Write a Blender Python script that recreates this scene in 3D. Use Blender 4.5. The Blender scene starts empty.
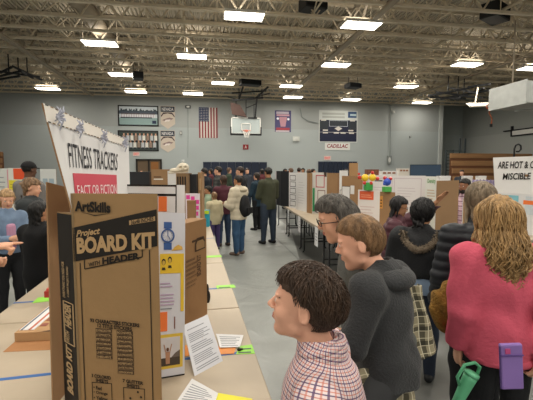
import bpy, math, random
import numpy as np
from mathutils import Vector, Matrix
random.seed(7); rng = np.random.default_rng(7)
SC = bpy.context.scene; COL = SC.collection
PI = math.pi
# ------------------------------------------------------------------ camera frame
F = 385.0; CAMZ = 1.62; YAW = math.radians(9.07); PIT = math.radians(4.46)
CAM = np.array([0, 0, CAMZ])
FW = np.array([math.cos(PIT)*math.sin(YAW), math.cos(PIT)*math.cos(YAW), -math.sin(PIT)])
RT = np.array([math.cos(YAW), -math.sin(YAW), 0.0])
UP = np.cross(RT, FW)
def ray(px, py): return FW + (px-266.5)/F*RT + (200-py)/F*UP
def P(px, py, d): return CAM + d*ray(px, py)
def G(px, py, z):
    r = ray(px, py); return CAM + r*((z-CAMZ)/r[2])
def W(px, py, Y):
    r = ray(px, py); return CAM + r*(Y/r[1])
# ------------------------------------------------------------------ materials
def lin(c):
    if isinstance(c, str):
        c = c.lstrip('#'); c = ''.join(k*2 for k in c) if len(c) == 3 else c; c = [int(c[i:i+2], 16)/255 for i in (0, 2, 4)]
    return tuple((x/12.92 if x <= .04045 else ((x+.055)/1.055)**2.4) for x in c[:3]) + (1.0,)
_M = {}
def mat(col, rough=.7, var=0., vscale=8., bump=0., bscale=40., metal=0., emit=0., alpha=1., stretch=None, spec=.3, trans=0., sheen=0., col2=None):
    key = (col, rough, var, vscale, bump, bscale, metal, emit, alpha, stretch, spec, trans, sheen, col2)
    if key in _M: return _M[key]
    m = bpy.data.materials.new('material_%d' % len(_M)); m.use_nodes = True
    nt = m.node_tree; b = nt.nodes['Principled BSDF']
    b.inputs['Base Color'].default_value = lin(col); b.inputs['Roughness'].default_value = rough
    b.inputs['Metallic'].default_value = metal; b.inputs['Specular IOR Level'].default_value = spec
    if sheen: b.inputs['Sheen Weight'].default_value = sheen
    if trans: b.inputs['Transmission Weight'].default_value = trans
    if alpha < 1: b.inputs['Alpha'].default_value = alpha
    if emit:
        b.inputs['Emission Color'].default_value = lin(col); b.inputs['Emission Strength'].default_value = emit
    co = None
    if var or bump:
        tc = nt.nodes.new('ShaderNodeTexCoord'); mp = nt.nodes.new('ShaderNodeMapping')
        nt.links.new(tc.outputs['Object'], mp.inputs['Vector'])
        if stretch: mp.inputs['Scale'].default_value = stretch
        co = mp.outputs['Vector']
    if var:
        n = nt.nodes.new('ShaderNodeTexNoise'); n.inputs['Scale'].default_value = vscale; n.inputs['Detail'].default_value = 4
        nt.links.new(co, n.inputs['Vector'])
        r = nt.nodes.new('ShaderNodeMapRange'); r.inputs['From Min'].default_value = .3; r.inputs['From Max'].default_value = .7
        nt.links.new(n.outputs['Fac'], r.inputs['Value'])
        mx = nt.nodes.new('ShaderNodeMix'); mx.data_type = 'RGBA'
        c = lin(col); d = lin(col2) if col2 else tuple(x*(1-var) for x in c[:3])+(1,)
        u = c if col2 else tuple(min(1, x*(1+var)) for x in c[:3])+(1,)
        mx.inputs['A'].default_value = d; mx.inputs['B'].default_value = u
        nt.links.new(r.outputs['Result'], mx.inputs['Factor']); nt.links.new(mx.outputs['Result'], b.inputs['Base Color'])
    if bump:
        n = nt.nodes.new('ShaderNodeTexNoise'); n.inputs['Scale'].default_value = bscale; n.inputs['Detail'].default_value = 5
        nt.links.new(co, n.inputs['Vector'])
        bp = nt.nodes.new('ShaderNodeBump'); bp.inputs['Strength'].default_value = bump; bp.inputs['Distance'].default_value = .02
        nt.links.new(n.outputs['Fac'], bp.inputs['Height']); nt.links.new(bp.outputs['Normal'], b.inputs['Normal'])
    _M[key] = m; return m
def plaid(base, lines, rough=.85, polar=None):
    """lines: (axis vector, frequency, duty, colour, mix)"""
    m = bpy.data.materials.new('plaid_cloth'); m.use_nodes = True; nt = m.node_tree; b = nt.nodes['Principled BSDF']
    b.inputs['Roughness'].default_value = rough; b.inputs['Specular IOR Level'].default_value = .2
    tc = nt.nodes.new('ShaderNodeTexCoord'); cur = None
    rgb = nt.nodes.new('ShaderNodeRGB'); rgb.outputs[0].default_value = lin(base); cur = rgb.outputs[0]
    vec = tc.outputs['Object']
    if polar:                                            # (turn, height, 0) measured round the body instead of straight axes
        sp = nt.nodes.new('ShaderNodeSeparateXYZ'); nt.links.new(vec, sp.inputs[0])
        def mth(op, a, b=None):
            n = nt.nodes.new('ShaderNodeMath'); n.operation = op
            for i, x in enumerate((a, b)):
                if x is None: continue
                if isinstance(x, (int, float)): n.inputs[i].default_value = x
                else: nt.links.new(x, n.inputs[i])
            return n.outputs[0]
        x, y, z = sp.outputs; rad = mth('SQRT', mth('ADD', mth('MULTIPLY', x, x), mth('MULTIPLY', y, y)))
        cb = nt.nodes.new('ShaderNodeCombineXYZ'); nt.links.new(mth('MULTIPLY', mth('ARCTAN2', x, y), polar), cb.inputs['X'])
        nt.links.new(mth('SUBTRACT', z, mth('MULTIPLY', rad, .75)), cb.inputs['Z']); vec = cb.outputs[0]
    for ax, fr, duty, col, k in lines:
        d = nt.nodes.new('ShaderNodeVectorMath'); d.operation = 'DOT_PRODUCT'; d.inputs[1].default_value = ax
        nt.links.new(vec, d.inputs[0])
        a = nt.nodes.new('ShaderNodeMath'); a.operation = 'MULTIPLY'; a.inputs[1].default_value = fr; nt.links.new(d.outputs['Value'], a.inputs[0])
        f = nt.nodes.new('ShaderNodeMath'); f.operation = 'FRACT'; nt.links.new(a.outputs[0], f.inputs[0])
        l = nt.nodes.new('ShaderNodeMath'); l.operation = 'LESS_THAN'; l.inputs[1].default_value = duty; nt.links.new(f.outputs[0], l.inputs[0])
        q = nt.nodes.new('ShaderNodeMath'); q.operation = 'MULTIPLY'; q.inputs[1].default_value = k; nt.links.new(l.outputs[0], q.inputs[0])
        mx = nt.nodes.new('ShaderNodeMix'); mx.data_type = 'RGBA'; nt.links.new(cur, mx.inputs['A']); mx.inputs['B'].default_value = lin(col)
        nt.links.new(q.outputs[0], mx.inputs['Factor']); cur = mx.outputs['Result']
    nt.links.new(cur, b.inputs['Base Color']); return m
# ------------------------------------------------------------------ objects
def thing(name, label, cat, loc=(0, 0, 0), rz=0, group=None):
    o = bpy.data.objects.new(name, None); COL.objects.link(o); o.location = Vector(loc); o.rotation_euler = (0, 0, rz)
    o.empty_display_size = .05
    o['label'] = label; o['category'] = cat
    if group: o['group'] = group
    return o
def tag(o, label, cat, group=None, kind=None):
    if label: o['label'] = label
    if cat: o['category'] = cat
    if group: o['group'] = group
    if kind: o['kind'] = kind
    return o
class MB:
    """mesh collector: verts, faces, material index"""
    def __init__(s): s.v = []; s.f = []; s.mi = []; s.mats = []
    def m(s, mt):
        if mt not in s.mats: s.mats.append(mt)
        return s.mats.index(mt)
    def add(s, v, f, mt):
        k = len(s.v); i = s.m(mt)
        s.v += [tuple(float(c) for c in p) for p in v]; s.f += [tuple(j+k for j in q) for q in f]; s.mi += [i]*len(f)
    def box(s, lo, hi, mt, R=None, o=(0, 0, 0)):
        v = [(x, y, z) for x in (lo[0], hi[0]) for y in (lo[1], hi[1]) for z in (lo[2], hi[2])]
        if R is not None: v = [tuple(np.array(R) @ np.array(p) + np.array(o)) for p in v]
        elif any(o): v = [tuple(np.array(p)+np.array(o)) for p in v]
        s.add(v, [(0, 1, 3, 2), (4, 6, 7, 5), (0, 4, 5, 1), (2, 3, 7, 6), (0, 2, 6, 4), (1, 5, 7, 3)], mt)
    def bar(s, a, b, w, mt, h=None):
        """square bar a->b"""
        a = np.array(a, float); b = np.array(b, float); d = b-a; d /= np.linalg.norm(d)
        u = np.cross(d, (0, 0, 1)) if abs(d[2]) < .95 else np.cross(d, (0, 1, 0)); u /= np.linalg.norm(u); w2 = np.cross(d, u)
        h = h or w
        v = [p + u*i*w/2 + w2*j*h/2 for p in (a, b) for i, j in ((-1, -1), (1, -1), (1, 1), (-1, 1))]
        s.add(v, [(0, 1, 2, 3), (7, 6, 5, 4), (0, 4, 5, 1), (1, 5, 6, 2), (2, 6, 7, 3), (3, 7, 4, 0)], mt)
    def tube(s, pts, r, mt, n=8, close=False):
        pts = [np.array(p, float) for p in pts]; N = len(pts)
        rr = r if hasattr(r, '__len__') else [r]*N
        v = []; prev = None
        for i, p in enumerate(pts):
            a = pts[(i-1) % N] if (close or i > 0) else pts[i]; b = pts[(i+1) % N] if (close or i < N-1) else pts[i]
            d = b-a; d = d/(np.linalg.norm(d)+1e-9)
            if prev is None:
                u = np.cross(d, (0, 0, 1)); 
                if np.linalg.norm(u) < .1: u = np.cross(d, (0, 1, 0))
            else: u = prev - d*np.dot(prev, d)
            u /= np.linalg.norm(u)+1e-9; prev = u; w = np.cross(d, u)
            for k in range(n):
                t = 2*PI*k/n; v.append(p + rr[i]*(math.cos(t)*u+math.sin(t)*w))
        f = []
        for i in range(N if close else N-1):
            for k in range(n):
                a = i*n+k; b = i*n+(k+1) % n; c = ((i+1) % N)*n
                f.append((a, b, c+(k+1) % n, c+k))
        if not close: f += [tuple(range(n))[::-1], tuple(range((N-1)*n, N*n))]
        s.add(v, f, mt)
    def sph(s, c, r, mt, n=12, m=8):
        r = np.array(r if hasattr(r, '__len__') else (r, r, r)); c = np.array(c, float)
        v = [c+r*(0, 0, 1)]
        for i in range(1, m):
            a = PI*i/m
            for k in range(n): v.append(c+r*np.array((math.sin(a)*math.cos(2*PI*k/n), math.sin(a)*math.sin(2*PI*k/n), math.cos(a))))
        v.append(c-r*(0, 0, 1)); f = []
        for k in range(n): f.append((0, 1+k, 1+(k+1) % n))
        for i in range(m-2):
            for k in range(n): f.append((1+i*n+k, 1+(i+1)*n+k, 1+(i+1)*n+(k+1) % n, 1+i*n+(k+1) % n))
        b = 1+(m-2)*n; L = len(v)-1
        for k in range(n): f.append((L, b+(k+1) % n, b+k))
        s.add(v, f, mt)
    def lathe(s, prof, mt, o=(0, 0, 0), n=20, R=None):
        v = []; o = np.array(o, float)
        for r, z in prof:
            for k in range(n):
                p = np.array((r*math.cos(2*PI*k/n), r*math.sin(2*PI*k/n), z))
                v.append((np.array(R) @ p if R is not None else p)+o)
        f = []
        for i in range(len(prof)-1):
            for k in range(n): f.append((i*n+k, i*n+(k+1) % n, (i+1)*n+(k+1) % n, (i+1)*n+k))
        f += [tuple(range(n))[::-1], tuple(range((len(prof)-1)*n, len(prof)*n))]
        s.add(v, f, mt)
    def build(s, name, parent=None, smooth=False, center=False, bevel=0):
        me = bpy.data.meshes.new(name)
        v = np.array(s.v); off = np.zeros(3)
        if center:
            off = np.array([(v[:, 0].min()+v[:, 0].max())/2, (v[:, 1].min()+v[:, 1].max())/2, v[:, 2].min()]); v = v-off
        me.from_pydata(v.tolist(), [], s.f)
        for m in s.mats: me.materials.append(m)
        me.polygons.foreach_set('material_index', s.mi)
        if smooth: me.polygons.foreach_set('use_smooth', [True]*len(s.f))
        me.update()
        o = bpy.data.objects.new(name, me); COL.objects.link(o)
        if center: o.location = off
        if parent is not None:
            o.parent = parent
        if bevel:
            b = o.modifiers.new('bevel', 'BEVEL'); b.width = bevel; b.segments = 2; b.limit_method = 'ANGLE'
        return o
def rel(o, root):
    """mesh built in world coordinates -> child of a root that already has a location/rotation"""
    Mi = (Matrix.Translation(root.location) @ Matrix.Rotation(root.rotation_euler.z, 4, 'Z')).inverted()
    o.parent = root; o.matrix_parent_inverse = Matrix.Identity(4)
    o.data.transform(Mi @ Matrix.Translation(o.location)); o.location = (0, 0, 0)
    return o
# ------------------------------------------------------------------ quads (flat panels placed in the world)
class Quad:
    def __init__(s, bl, br, tr, tl):
        s.c = [np.array(x, float) for x in (bl, br, tr, tl)]
        n = np.cross(s.c[1]-s.c[0], s.c[3]-s.c[0]); s.n = n/np.linalg.norm(n)
        s.w = np.linalg.norm(s.c[1]-s.c[0]); s.h = np.linalg.norm(s.c[3]-s.c[0])
    def at(s, u, v, n=0.):
        a, b, c, d = s.c
        return a*(1-u)*(1-v)+b*u*(1-v)+c*u*v+d*(1-u)*v+s.n*n
    def slab(s, mb, mt, t=.005, back=None, u0=0, u1=1, v0=0, v1=1, n0=0.):
        """front face at n0, body behind it"""
        cs = [(u0, v0), (u1, v0), (u1, v1), (u0, v1)]
        fr = [s.at(u, v, n0) for u, v in cs]; bk = [s.at(u, v, n0-t) for u, v in cs]
        mb.add(fr, [(0, 1, 2, 3)], mt)
        mb.add(bk, [(3, 2, 1, 0)], back or mt)
        mb.add(fr+bk, [(0, 4, 5, 1), (1, 5, 6, 2), (2, 6, 7, 3), (3, 7, 4, 0)], back or mt)
    def paper(s, mb, u0, v0, u1, v1, mt, n=.001):
        s.slab(mb, mt, n*.9+.0002, None, u0, u1, v0, v1, n)
    def frame(s, mb, u0, v0, u1, v1, mt, w=.02, n=.002):
        wu = w; wv = w*s.w/s.h
        for a in ((u0, v0, u1, v0+wv), (u0, v1-wv, u1, v1), (u0, v0, u0+wu, v1), (u1-wu, v0, u1, v1)): s.paper(mb, *a, mt, n)
    def lines(s, mb, u0, v0, u1, v1, k, mt, n=.002, fill=.4, ragged=True):
        dv = (v1-v0)/k
        for i in range(k):
            e = u1-(u1-u0)*(random.random()*.35 if ragged else 0)
            s.paper(mb, u0, v0+dv*i, e, v0+dv*(i+fill), mt, n)
    def poly(s, mb, uv, mt, n=.002):
        mb.add([s.at(u, v, n) for u, v in uv], [tuple(range(len(uv)))], mt)
class ArtQuad(Quad):
    """a panel on which every pinned piece becomes an object of its own"""
    def __init__(s, q, root, parent): s.c, s.n, s.w, s.h = q.c, q.n, q.w, q.h; s.q = q; s.root = root; s.par = parent
    def _b(s, name, fn):
        mb = MB(); fn(mb); o = mb.build(name); rel(o, s.root); o.parent = s.par
    def paper(s, mb, *a, **k): s._b('pinned_paper', lambda m: s.q.paper(m, *a, **k))
    def frame(s, mb, *a, **k): s._b('page_border', lambda m: s.q.frame(m, *a, **k))
    def lines(s, mb, *a, **k): s._b('printed_text', lambda m: s.q.lines(m, *a, **k))
    def poly(s, mb, *a, **k): s._b('paper_shape', lambda m: s.q.poly(m, *a, **k))
def onplane(q, px, py, n=0.):
    r = ray(px, py); N = q.n; p0 = q.c[0]+N*n; return CAM+r*(((p0-CAM)@N)/(r@N))
def planar(a, b, tr, d):
    """fourth corner of a flat quad from its pixel ray"""
    N = np.cross(b-a, d-a); r = ray(*tr); return CAM+r*(((a-CAM)@N)/(r@N))
def subq(q, bl, br, tr, tl, n=0.):
    s = Quad(*[onplane(q, *p, n) for p in (bl, br, tr, tl)]); s.n = q.n; return s
_TC = {}
def glyphs(t, bold=0., shear=0.):
    k = (t, bold, shear)
    if k in _TC: return _TC[k]
    cu = bpy.data.curves.new('lettering', 'FONT'); cu.body = t; cu.size = 1; cu.offset = bold; cu.shear = shear; cu.resolution_u = 3
    o = bpy.data.objects.new('lettering', cu); COL.objects.link(o)
    dg = bpy.context.evaluated_depsgraph_get(); me = bpy.data.meshes.new_from_object(o.evaluated_get(dg))
    v = np.array([x.co[:] for x in me.vertices]); f = [tuple(p.vertices) for p in me.polygons]
    bpy.data.objects.remove(o); bpy.data.curves.remove(cu); bpy.data.meshes.remove(me)
    v = v[:, :2]; lo = v.min(0); hi = v.max(0); v = (v-lo)/(hi-lo)
    _TC[k] = (v, f, (hi-lo)[0]/(hi-lo)[1]); return _TC[k]
def qtext(mb, q, t, u0, v0, u1, v1, mt, n=.003, bold=.02, shear=0., skew=0., mode='h'):
    """lettering stretched into u0..u1, v0..v1 of a quad; skew lifts the right end; mode 'v' reads bottom to top"""
    v, f, _ = glyphs(t, bold, shear)
    if mode == 'v': pts = [q.at(u0+(1-b)*(u1-u0), v0+a*(v1-v0), n) for a, b in v]
    else: pts = [q.at(u0+a*(u1-u0), v0+b*(v1-v0)+skew*a, n) for a, b in v]
    mb.add(pts, f, mt)
# ------------------------------------------------------------------ implicit bodies
def rcone(p, a, b, r1, r2):
    a = np.array(a, np.float32); b = np.array(b, np.float32); ba = b-a; l2 = float(ba@ba)+1e-9
    t = np.clip(((p-a)@ba)/l2, 0, 1)
    q = p-a-t[..., None]*ba
    return np.sqrt((q*q).sum(-1)) - (r1+(r2-r1)*t)
def ell(p, c, r, R=None):
    q = p-np.array(c, np.float32)
    if R is not None: q = q@np.array(R, np.float32)
    r = np.array(r, np.float32); k0 = np.sqrt(((q/r)**2).sum(-1)); k1 = np.sqrt(((q/(r*r))**2).sum(-1))+1e-9
    return np.where(k0 < 1e-4, -r.min(), k0*(k0-1)/k1)
def smin(a, b, k):
    h = np.clip(.5+.5*(b-a)/k, 0, 1); return b+(a-b)*h-k*h*(1-h)
def smax(a, b, k): return -smin(-a, -b, k)
def sdf_mesh(fn, lo, hi, h, B=8, pad=1.35):
    """block-sparse surface nets; returns verts, quads"""
    lo = np.array(lo, float); hi = np.array(hi, float)
    nb = np.ceil((hi-lo)/(h*B)).astype(int)
    gi = np.stack(np.meshgrid(*[np.arange(n) for n in nb], indexing='ij'), -1).reshape(-1, 3)
    c = (lo+(gi+.5)*B*h).astype(np.float32)
    d = fn(c); act = gi[np.abs(d) < B*h*.87*pad+h]
    n1 = B+1; ar = np.arange(n1)
    loc = np.stack(np.meshgrid(ar, ar, ar, indexing='ij'), -1).reshape(-1, 3)
    dims = nb*B+3
    def key(ix): return (ix[..., 0].astype(np.int64)*dims[1]+ix[..., 1])*dims[2]+ix[..., 2]
    cv = []; ck = []; Q = [[], [], []]
    cor = np.array([(i, j, k) for i in (0, 1) for j in (0, 1) for k in (0, 1)])
    edges = [(a, b) for a in range(8) for b in range(a+1, 8) if np.abs(cor[a]-cor[b]).sum() == 1]
    for s in range(0, len(act), 400):
        ab = act[s:s+400]
        idx = ab[:, None, :]*B+loc[None]
        v = fn((lo+idx*h).astype(np.float32)).reshape(len(ab), n1, n1, n1)
        v = np.where(v == 0, 1e-7, v); sg = v < 0
        cs = [sg[:, i:i+B, j:j+B, k:k+B] for i, j, k in cor]; cnt = sum(x.astype(np.int8) for x in cs)
        m = (cnt > 0) & (cnt < 8); w = np.argwhere(m)
        if not len(w): continue
        vals = np.stack([v[w[:, 0], w[:, 1]+i, w[:, 2]+j, w[:, 3]+k] for i, j, k in cor], -1)
        acc = np.zeros((len(w), 3)); num = np.zeros(len(w))
        for a, b in edges:
            va, vb = vals[:, a], vals[:, b]; x = (va < 0) != (vb < 0)
            t = np.where(x, va/(va-vb+1e-20), 0)
            acc += np.where(x[:, None], cor[a]+t[:, None]*(cor[b]-cor[a]), 0); num += x
        base = ab[w[:, 0]]*B+w[:, 1:]
        cv.append(lo+(base+acc/num[:, None])*h); ck.append(key(base+1))
        for ax in range(3):
            e = np.zeros(3, int); e[ax] = 1
            A = sg[:, :B, :B, :B]; C = sg[:, e[0]:e[0]+B, e[1]:e[1]+B, e[2]:e[2]+B]
            ww = np.argwhere(A != C)
            if len(ww):
                fl = A[tuple(ww.T)]
                Q[ax].append((ab[ww[:, 0]]*B+ww[:, 1:]+1, fl))
    cv = np.concatenate(cv); ck = np.concatenate(ck); o = np.argsort(ck); cv = cv[o]; ck = ck[o]
    faces = []
    for ax in range(3):
        if not Q[ax]: continue
        ix = np.concatenate([a for a, _ in Q[ax]]); fl = np.concatenate([b for _, b in Q[ax]])
        u = np.zeros(3, int); w = np.zeros(3, int); u[(ax+1) % 3] = 1; w[(ax+2) % 3] = 1
        quad = np.stack([key(ix), key(ix-u), key(ix-u-w), key(ix-w)], -1)
        pos = np.clip(np.searchsorted(ck, quad), 0, len(ck)-1); ok = (ck[pos] == quad).all(-1)
        pos = pos[ok]; fl = fl[ok]
        faces.append(np.where(fl[:, None], pos, pos[:, ::-1]))
    return cv, np.concatenate(faces)
def mesh_np(name, v, f, mats, parent=None, mi=None, smooth=True):
    me = bpy.data.meshes.new(name)
    me.vertices.add(len(v)); me.vertices.foreach_set('co', np.asarray(v, np.float32).ravel())
    k = f.shape[1]; me.loops.add(f.size); me.loops.foreach_set('vertex_index', f.astype(np.int32).ravel())
    me.polygons.add(len(f)); me.polygons.foreach_set('loop_start', np.arange(0, f.size, k, dtype=np.int32))
    for m in (mats if isinstance(mats, list) else [mats]): me.materials.append(m)
    if mi is not None: me.polygons.foreach_set('material_index', mi.astype(np.int32))
    me.polygons.foreach_set('use_smooth', np.full(len(f), smooth))
    me.update(calc_edges=True); me.validate()
    o = bpy.data.objects.new(name, me); COL.objects.link(o)
    if parent is not None: o.parent = parent
    return o
def nrm(v): v = np.array(v, float); return v/np.linalg.norm(v)
def rotm(yaw=0, pitch=0, roll=0):
    """columns = head axes; yaw + = to its right, pitch + = look up, roll + = tilt to its right"""
    y, p, r = map(math.radians, (-yaw, pitch, roll))
    return np.array(Matrix.Rotation(y, 3, 'Z') @ Matrix.Rotation(p, 3, 'X') @ Matrix.Rotation(r, 3, 'Y'))
def tubes_np(lines, radii, n=5):
    """many polylines of equal length: lines (L,K,3), radii (L,K)"""
    L, K, _ = lines.shape
    d = np.gradient(lines, axis=1); d /= np.linalg.norm(d, axis=-1, keepdims=True)+1e-9
    u = np.cross(d, np.array([.31, .17, .93])); u /= np.linalg.norm(u, axis=-1, keepdims=True)+1e-9; w = np.cross(d, u)
    t = 2*PI*np.arange(n)/n
    v = lines[:, :, None]+radii[:, :, None, None]*(np.cos(t)[None, None, :, None]*u[:, :, None]+np.sin(t)[None, None, :, None]*w[:, :, None])
    idx = np.arange(L*K*n).reshape(L, K, n); a = idx[:, :-1]; b = idx[:, 1:]
    f = np.stack([a, np.roll(a, -1, 2), np.roll(b, -1, 2), b], -1).reshape(-1, 4)
    return v.reshape(-1, 3), f
HC = np.array([0, -.06, .13]); HR = np.array([.325, .415, .37])
def head_sdf(q, male=0):
    d = ell(q, HC, HR)
    d = smin(d, ell(q, (0, .12, -.16), (.235, .25, .31)), .10)
    d = smin(d, ell(q, (0, .27, -.405), (.10, .085, .075)), .08)
    d = smin(d, rcone(q, (-.19, .02, -.27), (0, .25, -.40), .07, .05), .07)
    d = smin(d, rcone(q, (.19, .02, -.27), (0, .25, -.40), .07, .05), .07)
    ax = np.abs(q[..., 0]); qq = q.copy(); qq[..., 0] = ax
    d = smin(d, ell(qq, (.14, .25, -.13), (.09, .09, .10)), .06)
    d = smin(d, ell(qq, (.10, .33, .095), (.12, .05, .035)), .05)
    d = smax(d, -ell(qq, (.135, .40, .015), (.075, .07, .05)), .04)
    d = smin(d, ell(qq, (.13, .305, .01), (.07, .058, .05)), .02)
    d = smin(d, rcone(q, (0, .34, .05), (0, .445, -.115), .028, .042), .035)
    d = smin(d, ell(qq, (.045, .40, -.13), (.032, .04, .028)), .02)
    d = smin(d, ell(q, (0, .36, -.225), (.085, .045, .024)), .018)
    d = smin(d, ell(q, (0, .355, -.27), (.07, .045, .026)), .018)
    d = smax(d, -ell(q, (0, .41, -.247), (.09, .03, .006)), .012)
    e = ell(qq, (.335, -.05, -.02), (.036, .078, .118), np.array(Matrix.Rotation(-.15, 3, 'X')))
    e = smax(e, -ell(qq, (.368, -.035, .0), (.038, .05, .085)), .012)
    e = smin(e, ell(qq, (.335, -.02, -.03), (.02, .03, .04)), .02)
    return smin(d, e, .02)
class Fig:
    """joints in metres, local: +Y forward, +X right, Z up"""
    def __init__(s, H=1.7, hs=1., armL=None, armR=None, legL=None, legR=None, head=(0, 0, 0), hoff=(0, 0, 0), bulk=1., lean=0., sw=1., z0=0., handL=None, handR=None, curl=.5, side=0., curlL=None, curlR=None):
        s.H = H; s.bulk = bulk; s.lean = lean; s.z0 = z0; s.side = side
        s.S = .132*H*hs; s.hc = np.array([0, .012*H, .868*H+s.S*.5])+np.array(hoff); s.HR = rotm(*head)
        s.nb = np.array([0, -.005*H, .835*H])
        def arm(sd, a):
            u, f = a or ((.12, .0, -1), (.05, .15, -1))
            u = nrm((u[0]*sd, u[1], u[2])); f = nrm((f[0]*sd, f[1], f[2]))
            sh = np.array([sd*.105*H*sw, -.005*H, .80*H]); el = sh+u*.175*H; wr = el+f*.145*H
            return sh, el, wr, f
        s.aL = arm(-1, armL); s.aR = arm(1, armR)
        def leg(sd, a):
            u, f = a or ((.03, .02, -1), (.01, -.03, -1))
            u = nrm((u[0]*sd, u[1], u[2])); f = nrm((f[0]*sd, f[1], f[2]))
            hp = np.array([sd*.052*H, 0, .51*H]); kn = hp+u*.235*H; an = kn+f*.235*H
            return hp, kn, an
        s.lL = leg(-1, legL); s.lR = leg(1, legR); s.hd = (handL, handR); s.curl = (curl if curlL is None else curlL, curl if curlR is None else curlR)
    def torso(s, p, i=0.):
        H = s.H; b = s.bulk
        d = ell(p, (0, 0, .53*H), (.088*H*b+i, .068*H*b+i, .085*H+i))
        d = smin(d, ell(p, (0, .004*H, .62*H), (.074*H*b+i, .060*H*b+i, .10*H+i)), .05*H)
        d = smin(d, ell(p, (0, .0, .72*H), (.088*H*b+i, .066*H*b+i, .105*H+i)), .04*H)
        d = smin(d, rcone(p, s.aL[0]+(.012*H, 0, -.004*H), s.aR[0]+(-.012*H, 0, -.004*H), .036*H+i, .036*H+i), .035*H)
        d = smin(d, rcone(p, (0, -.01*H, .80*H), s.nb, .048*H+i, .034*H+i), .03*H)
        return d
    def arms(s, p, i=0., cut=False, puff=1.):
        H = s.H; o = None
        for sh, el, wr, f in (s.aL, s.aR):
            d = smin(rcone(p, sh, el, .034*H*puff+i, .026*H*puff+i), rcone(p, el, wr, .026*H*puff+i, .0165*H*puff+i), .012*H)
            if cut: d = smax(d, (p-np.array(wr-f*.005*H, np.float32))@np.array(f, np.float32), .004)
            o = d if o is None else np.minimum(o, d)
        return o
    def legs(s, p, i=0., cut=False, w=1.):
        H = s.H; o = None
        for hp, kn, an in (s.lL, s.lR):
            d = smin(rcone(p, hp, kn, .056*H*w+i, .036*H*w+i), rcone(p, kn, an, .037*H*w+i, .023*H*w+i), .02*H)
            if cut: f = nrm(an-kn).astype(np.float32); d = smax(d, (p-np.array(an+f*.012*H, np.float32))@f, .004)
            o = d if o is None else smin(o, d, .012*H)
        return o
    def hand(s, p, k):
        sh, el, wr, f = (s.aL, s.aR)[k]; H = s.H; sd = (-1, 1)[k]; hl = .105*H
        dr = nrm(s.hd[k][0]) if s.hd[k] else f
        pn = nrm(s.hd[k][1]) if s.hd[k] else nrm(np.cross((0, 0, 1.), dr)*sd*-1+1e-6) if abs(dr[2]) < .8 else np.array((-sd*1., .0, 0))
        pn = nrm(pn-dr*np.dot(pn, dr))                     # palm normal (the way the fingers curl)
        sdv = np.cross(dr, pn)*sd                           # towards the thumb
        if (s.hd[k] is None) and sdv[1] < 0 and abs(dr[2]) > .8: sdv = -sdv
        R = np.stack([sdv, dr, pn], 1)
        d = ell(p, wr+dr*hl*.30, (hl*.23, hl*.34, hl*.12), R)
        d = smin(d, rcone(p, wr-dr*.01, wr+dr*hl*.15, .0165*H, .014*H), .01)
        c = s.curl[k]; ln = (.40, .46, .43, .34); r = hl*.055
        for j in range(4):
            o = wr+dr*hl*.5+sdv*hl*(.155-.105*j)
            a1 = c*.7; a2 = c*1.6; L = hl*ln[j]*(1 if s.curl[k] < 5 else 1)
            if s.hd[k] and len(s.hd[k]) > 2 and j == 0: a1 = a2 = .05      # pointing finger
            m = o+(dr*math.cos(a1)+pn*math.sin(a1))*L*.5; e = m+(dr*math.cos(a2)+pn*math.sin(a2))*L*.5
            d = smin(d, smin(rcone(p, o-dr*hl*.1, m, r*1.1, r), rcone(p, m, e, r, r*.8), .003), .005)
        o = wr+dr*hl*.12+sdv*hl*.14; m = o+(sdv*.75+dr*.6+pn*.3)*hl*.25; e = m+(dr*.9+pn*.45)*hl*.22
        return smin(d, smin(rcone(p, o, m, r*1.4, r*1.15), rcone(p, m, e, r*1.15, r*.9), .004), .008)
    def headq(s, p): return ((p-np.array(s.hc, np.float32))@np.array(s.HR, np.float32))/s.S
    def body(s, p):
        i = -.004
        d = smin(s.torso(p, i), s.arms(p, i), .015*s.H); d = smin(d, s.legs(p, i), .02*s.H)
        hb = s.hc+s.HR@np.array((0, -.10, -.22))*s.S
        d = smin(d, rcone(p, s.nb-(0, 0, .02*s.H), hb, .036*s.H, .21*s.S), .02*s.H)
        d = smin(d, head_sdf(s.headq(p))*s.S, .012*s.H)
        for k in (0, 1): d = smin(d, s.hand(p, k), .008)
        for hp, kn, an in (s.lL, s.lR): d = smin(d, rcone(p, an+(0, -.01, -.015*s.H), an+(0, .07*s.H, -.022*s.H), .02*s.H, .014*s.H), .02)
        return d
    def warp(s, v):
        v = np.array(v, float); t = np.clip(v[:, 2]-.5*s.H, 0, None)
        v[:, 1] += s.lean*t+s.lean*.3*t*t; v[:, 0] += s.side*t; v[:, 2] += s.z0; return v
    def wp(s, p): return s.warp(np.array([p]))[0]
    def bounds(s, m=.16):
        pts = np.array([s.hc+(0, 0, s.S*.6), s.hc, *s.aL[:3], *s.aR[:3], *s.lL, *s.lR]); lo = pts.min(0)-m; hi = pts.max(0)+m; lo[2] = max(lo[2], -.02); return lo, hi
def wrinkle(p, a, s=1.):
    x, y, z = p[..., 0]*s, p[..., 1]*s, p[..., 2]*s
    return a*(np.sin(31*z+9*x+3*np.sin(11*y))*.5+np.sin(17*x-23*z+5*y+2*np.sin(13*x))*.35+np.sin(47*y+29*z+4*np.sin(19*x))*.25)
def quilt(p, a, fr): return a*np.abs(np.sin(p[..., 2]*fr*PI))
SKIN = {'fair': mat('#d8a488', .55, .06, 12, .05, 60), 'pink': mat('#d9a38a', .5, .08, 10, .05, 60), 'tan': mat('#a8795a', .55, .06, 12), 'brown': mat('#8a5f47', .55, .06, 12), 'dark': mat('#5d4030', .55)}
LIPS = {k: mat(c, .45) for k, c in (('fair', '#b96a5e'), ('pink', '#b8685f'), ('tan', '#8d5548'), ('brown', '#74463c'), ('dark', '#4b2f28'))}
EYEW = mat('#d9d4cc', .3); IRIS = mat('#2c2018', .3)
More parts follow.
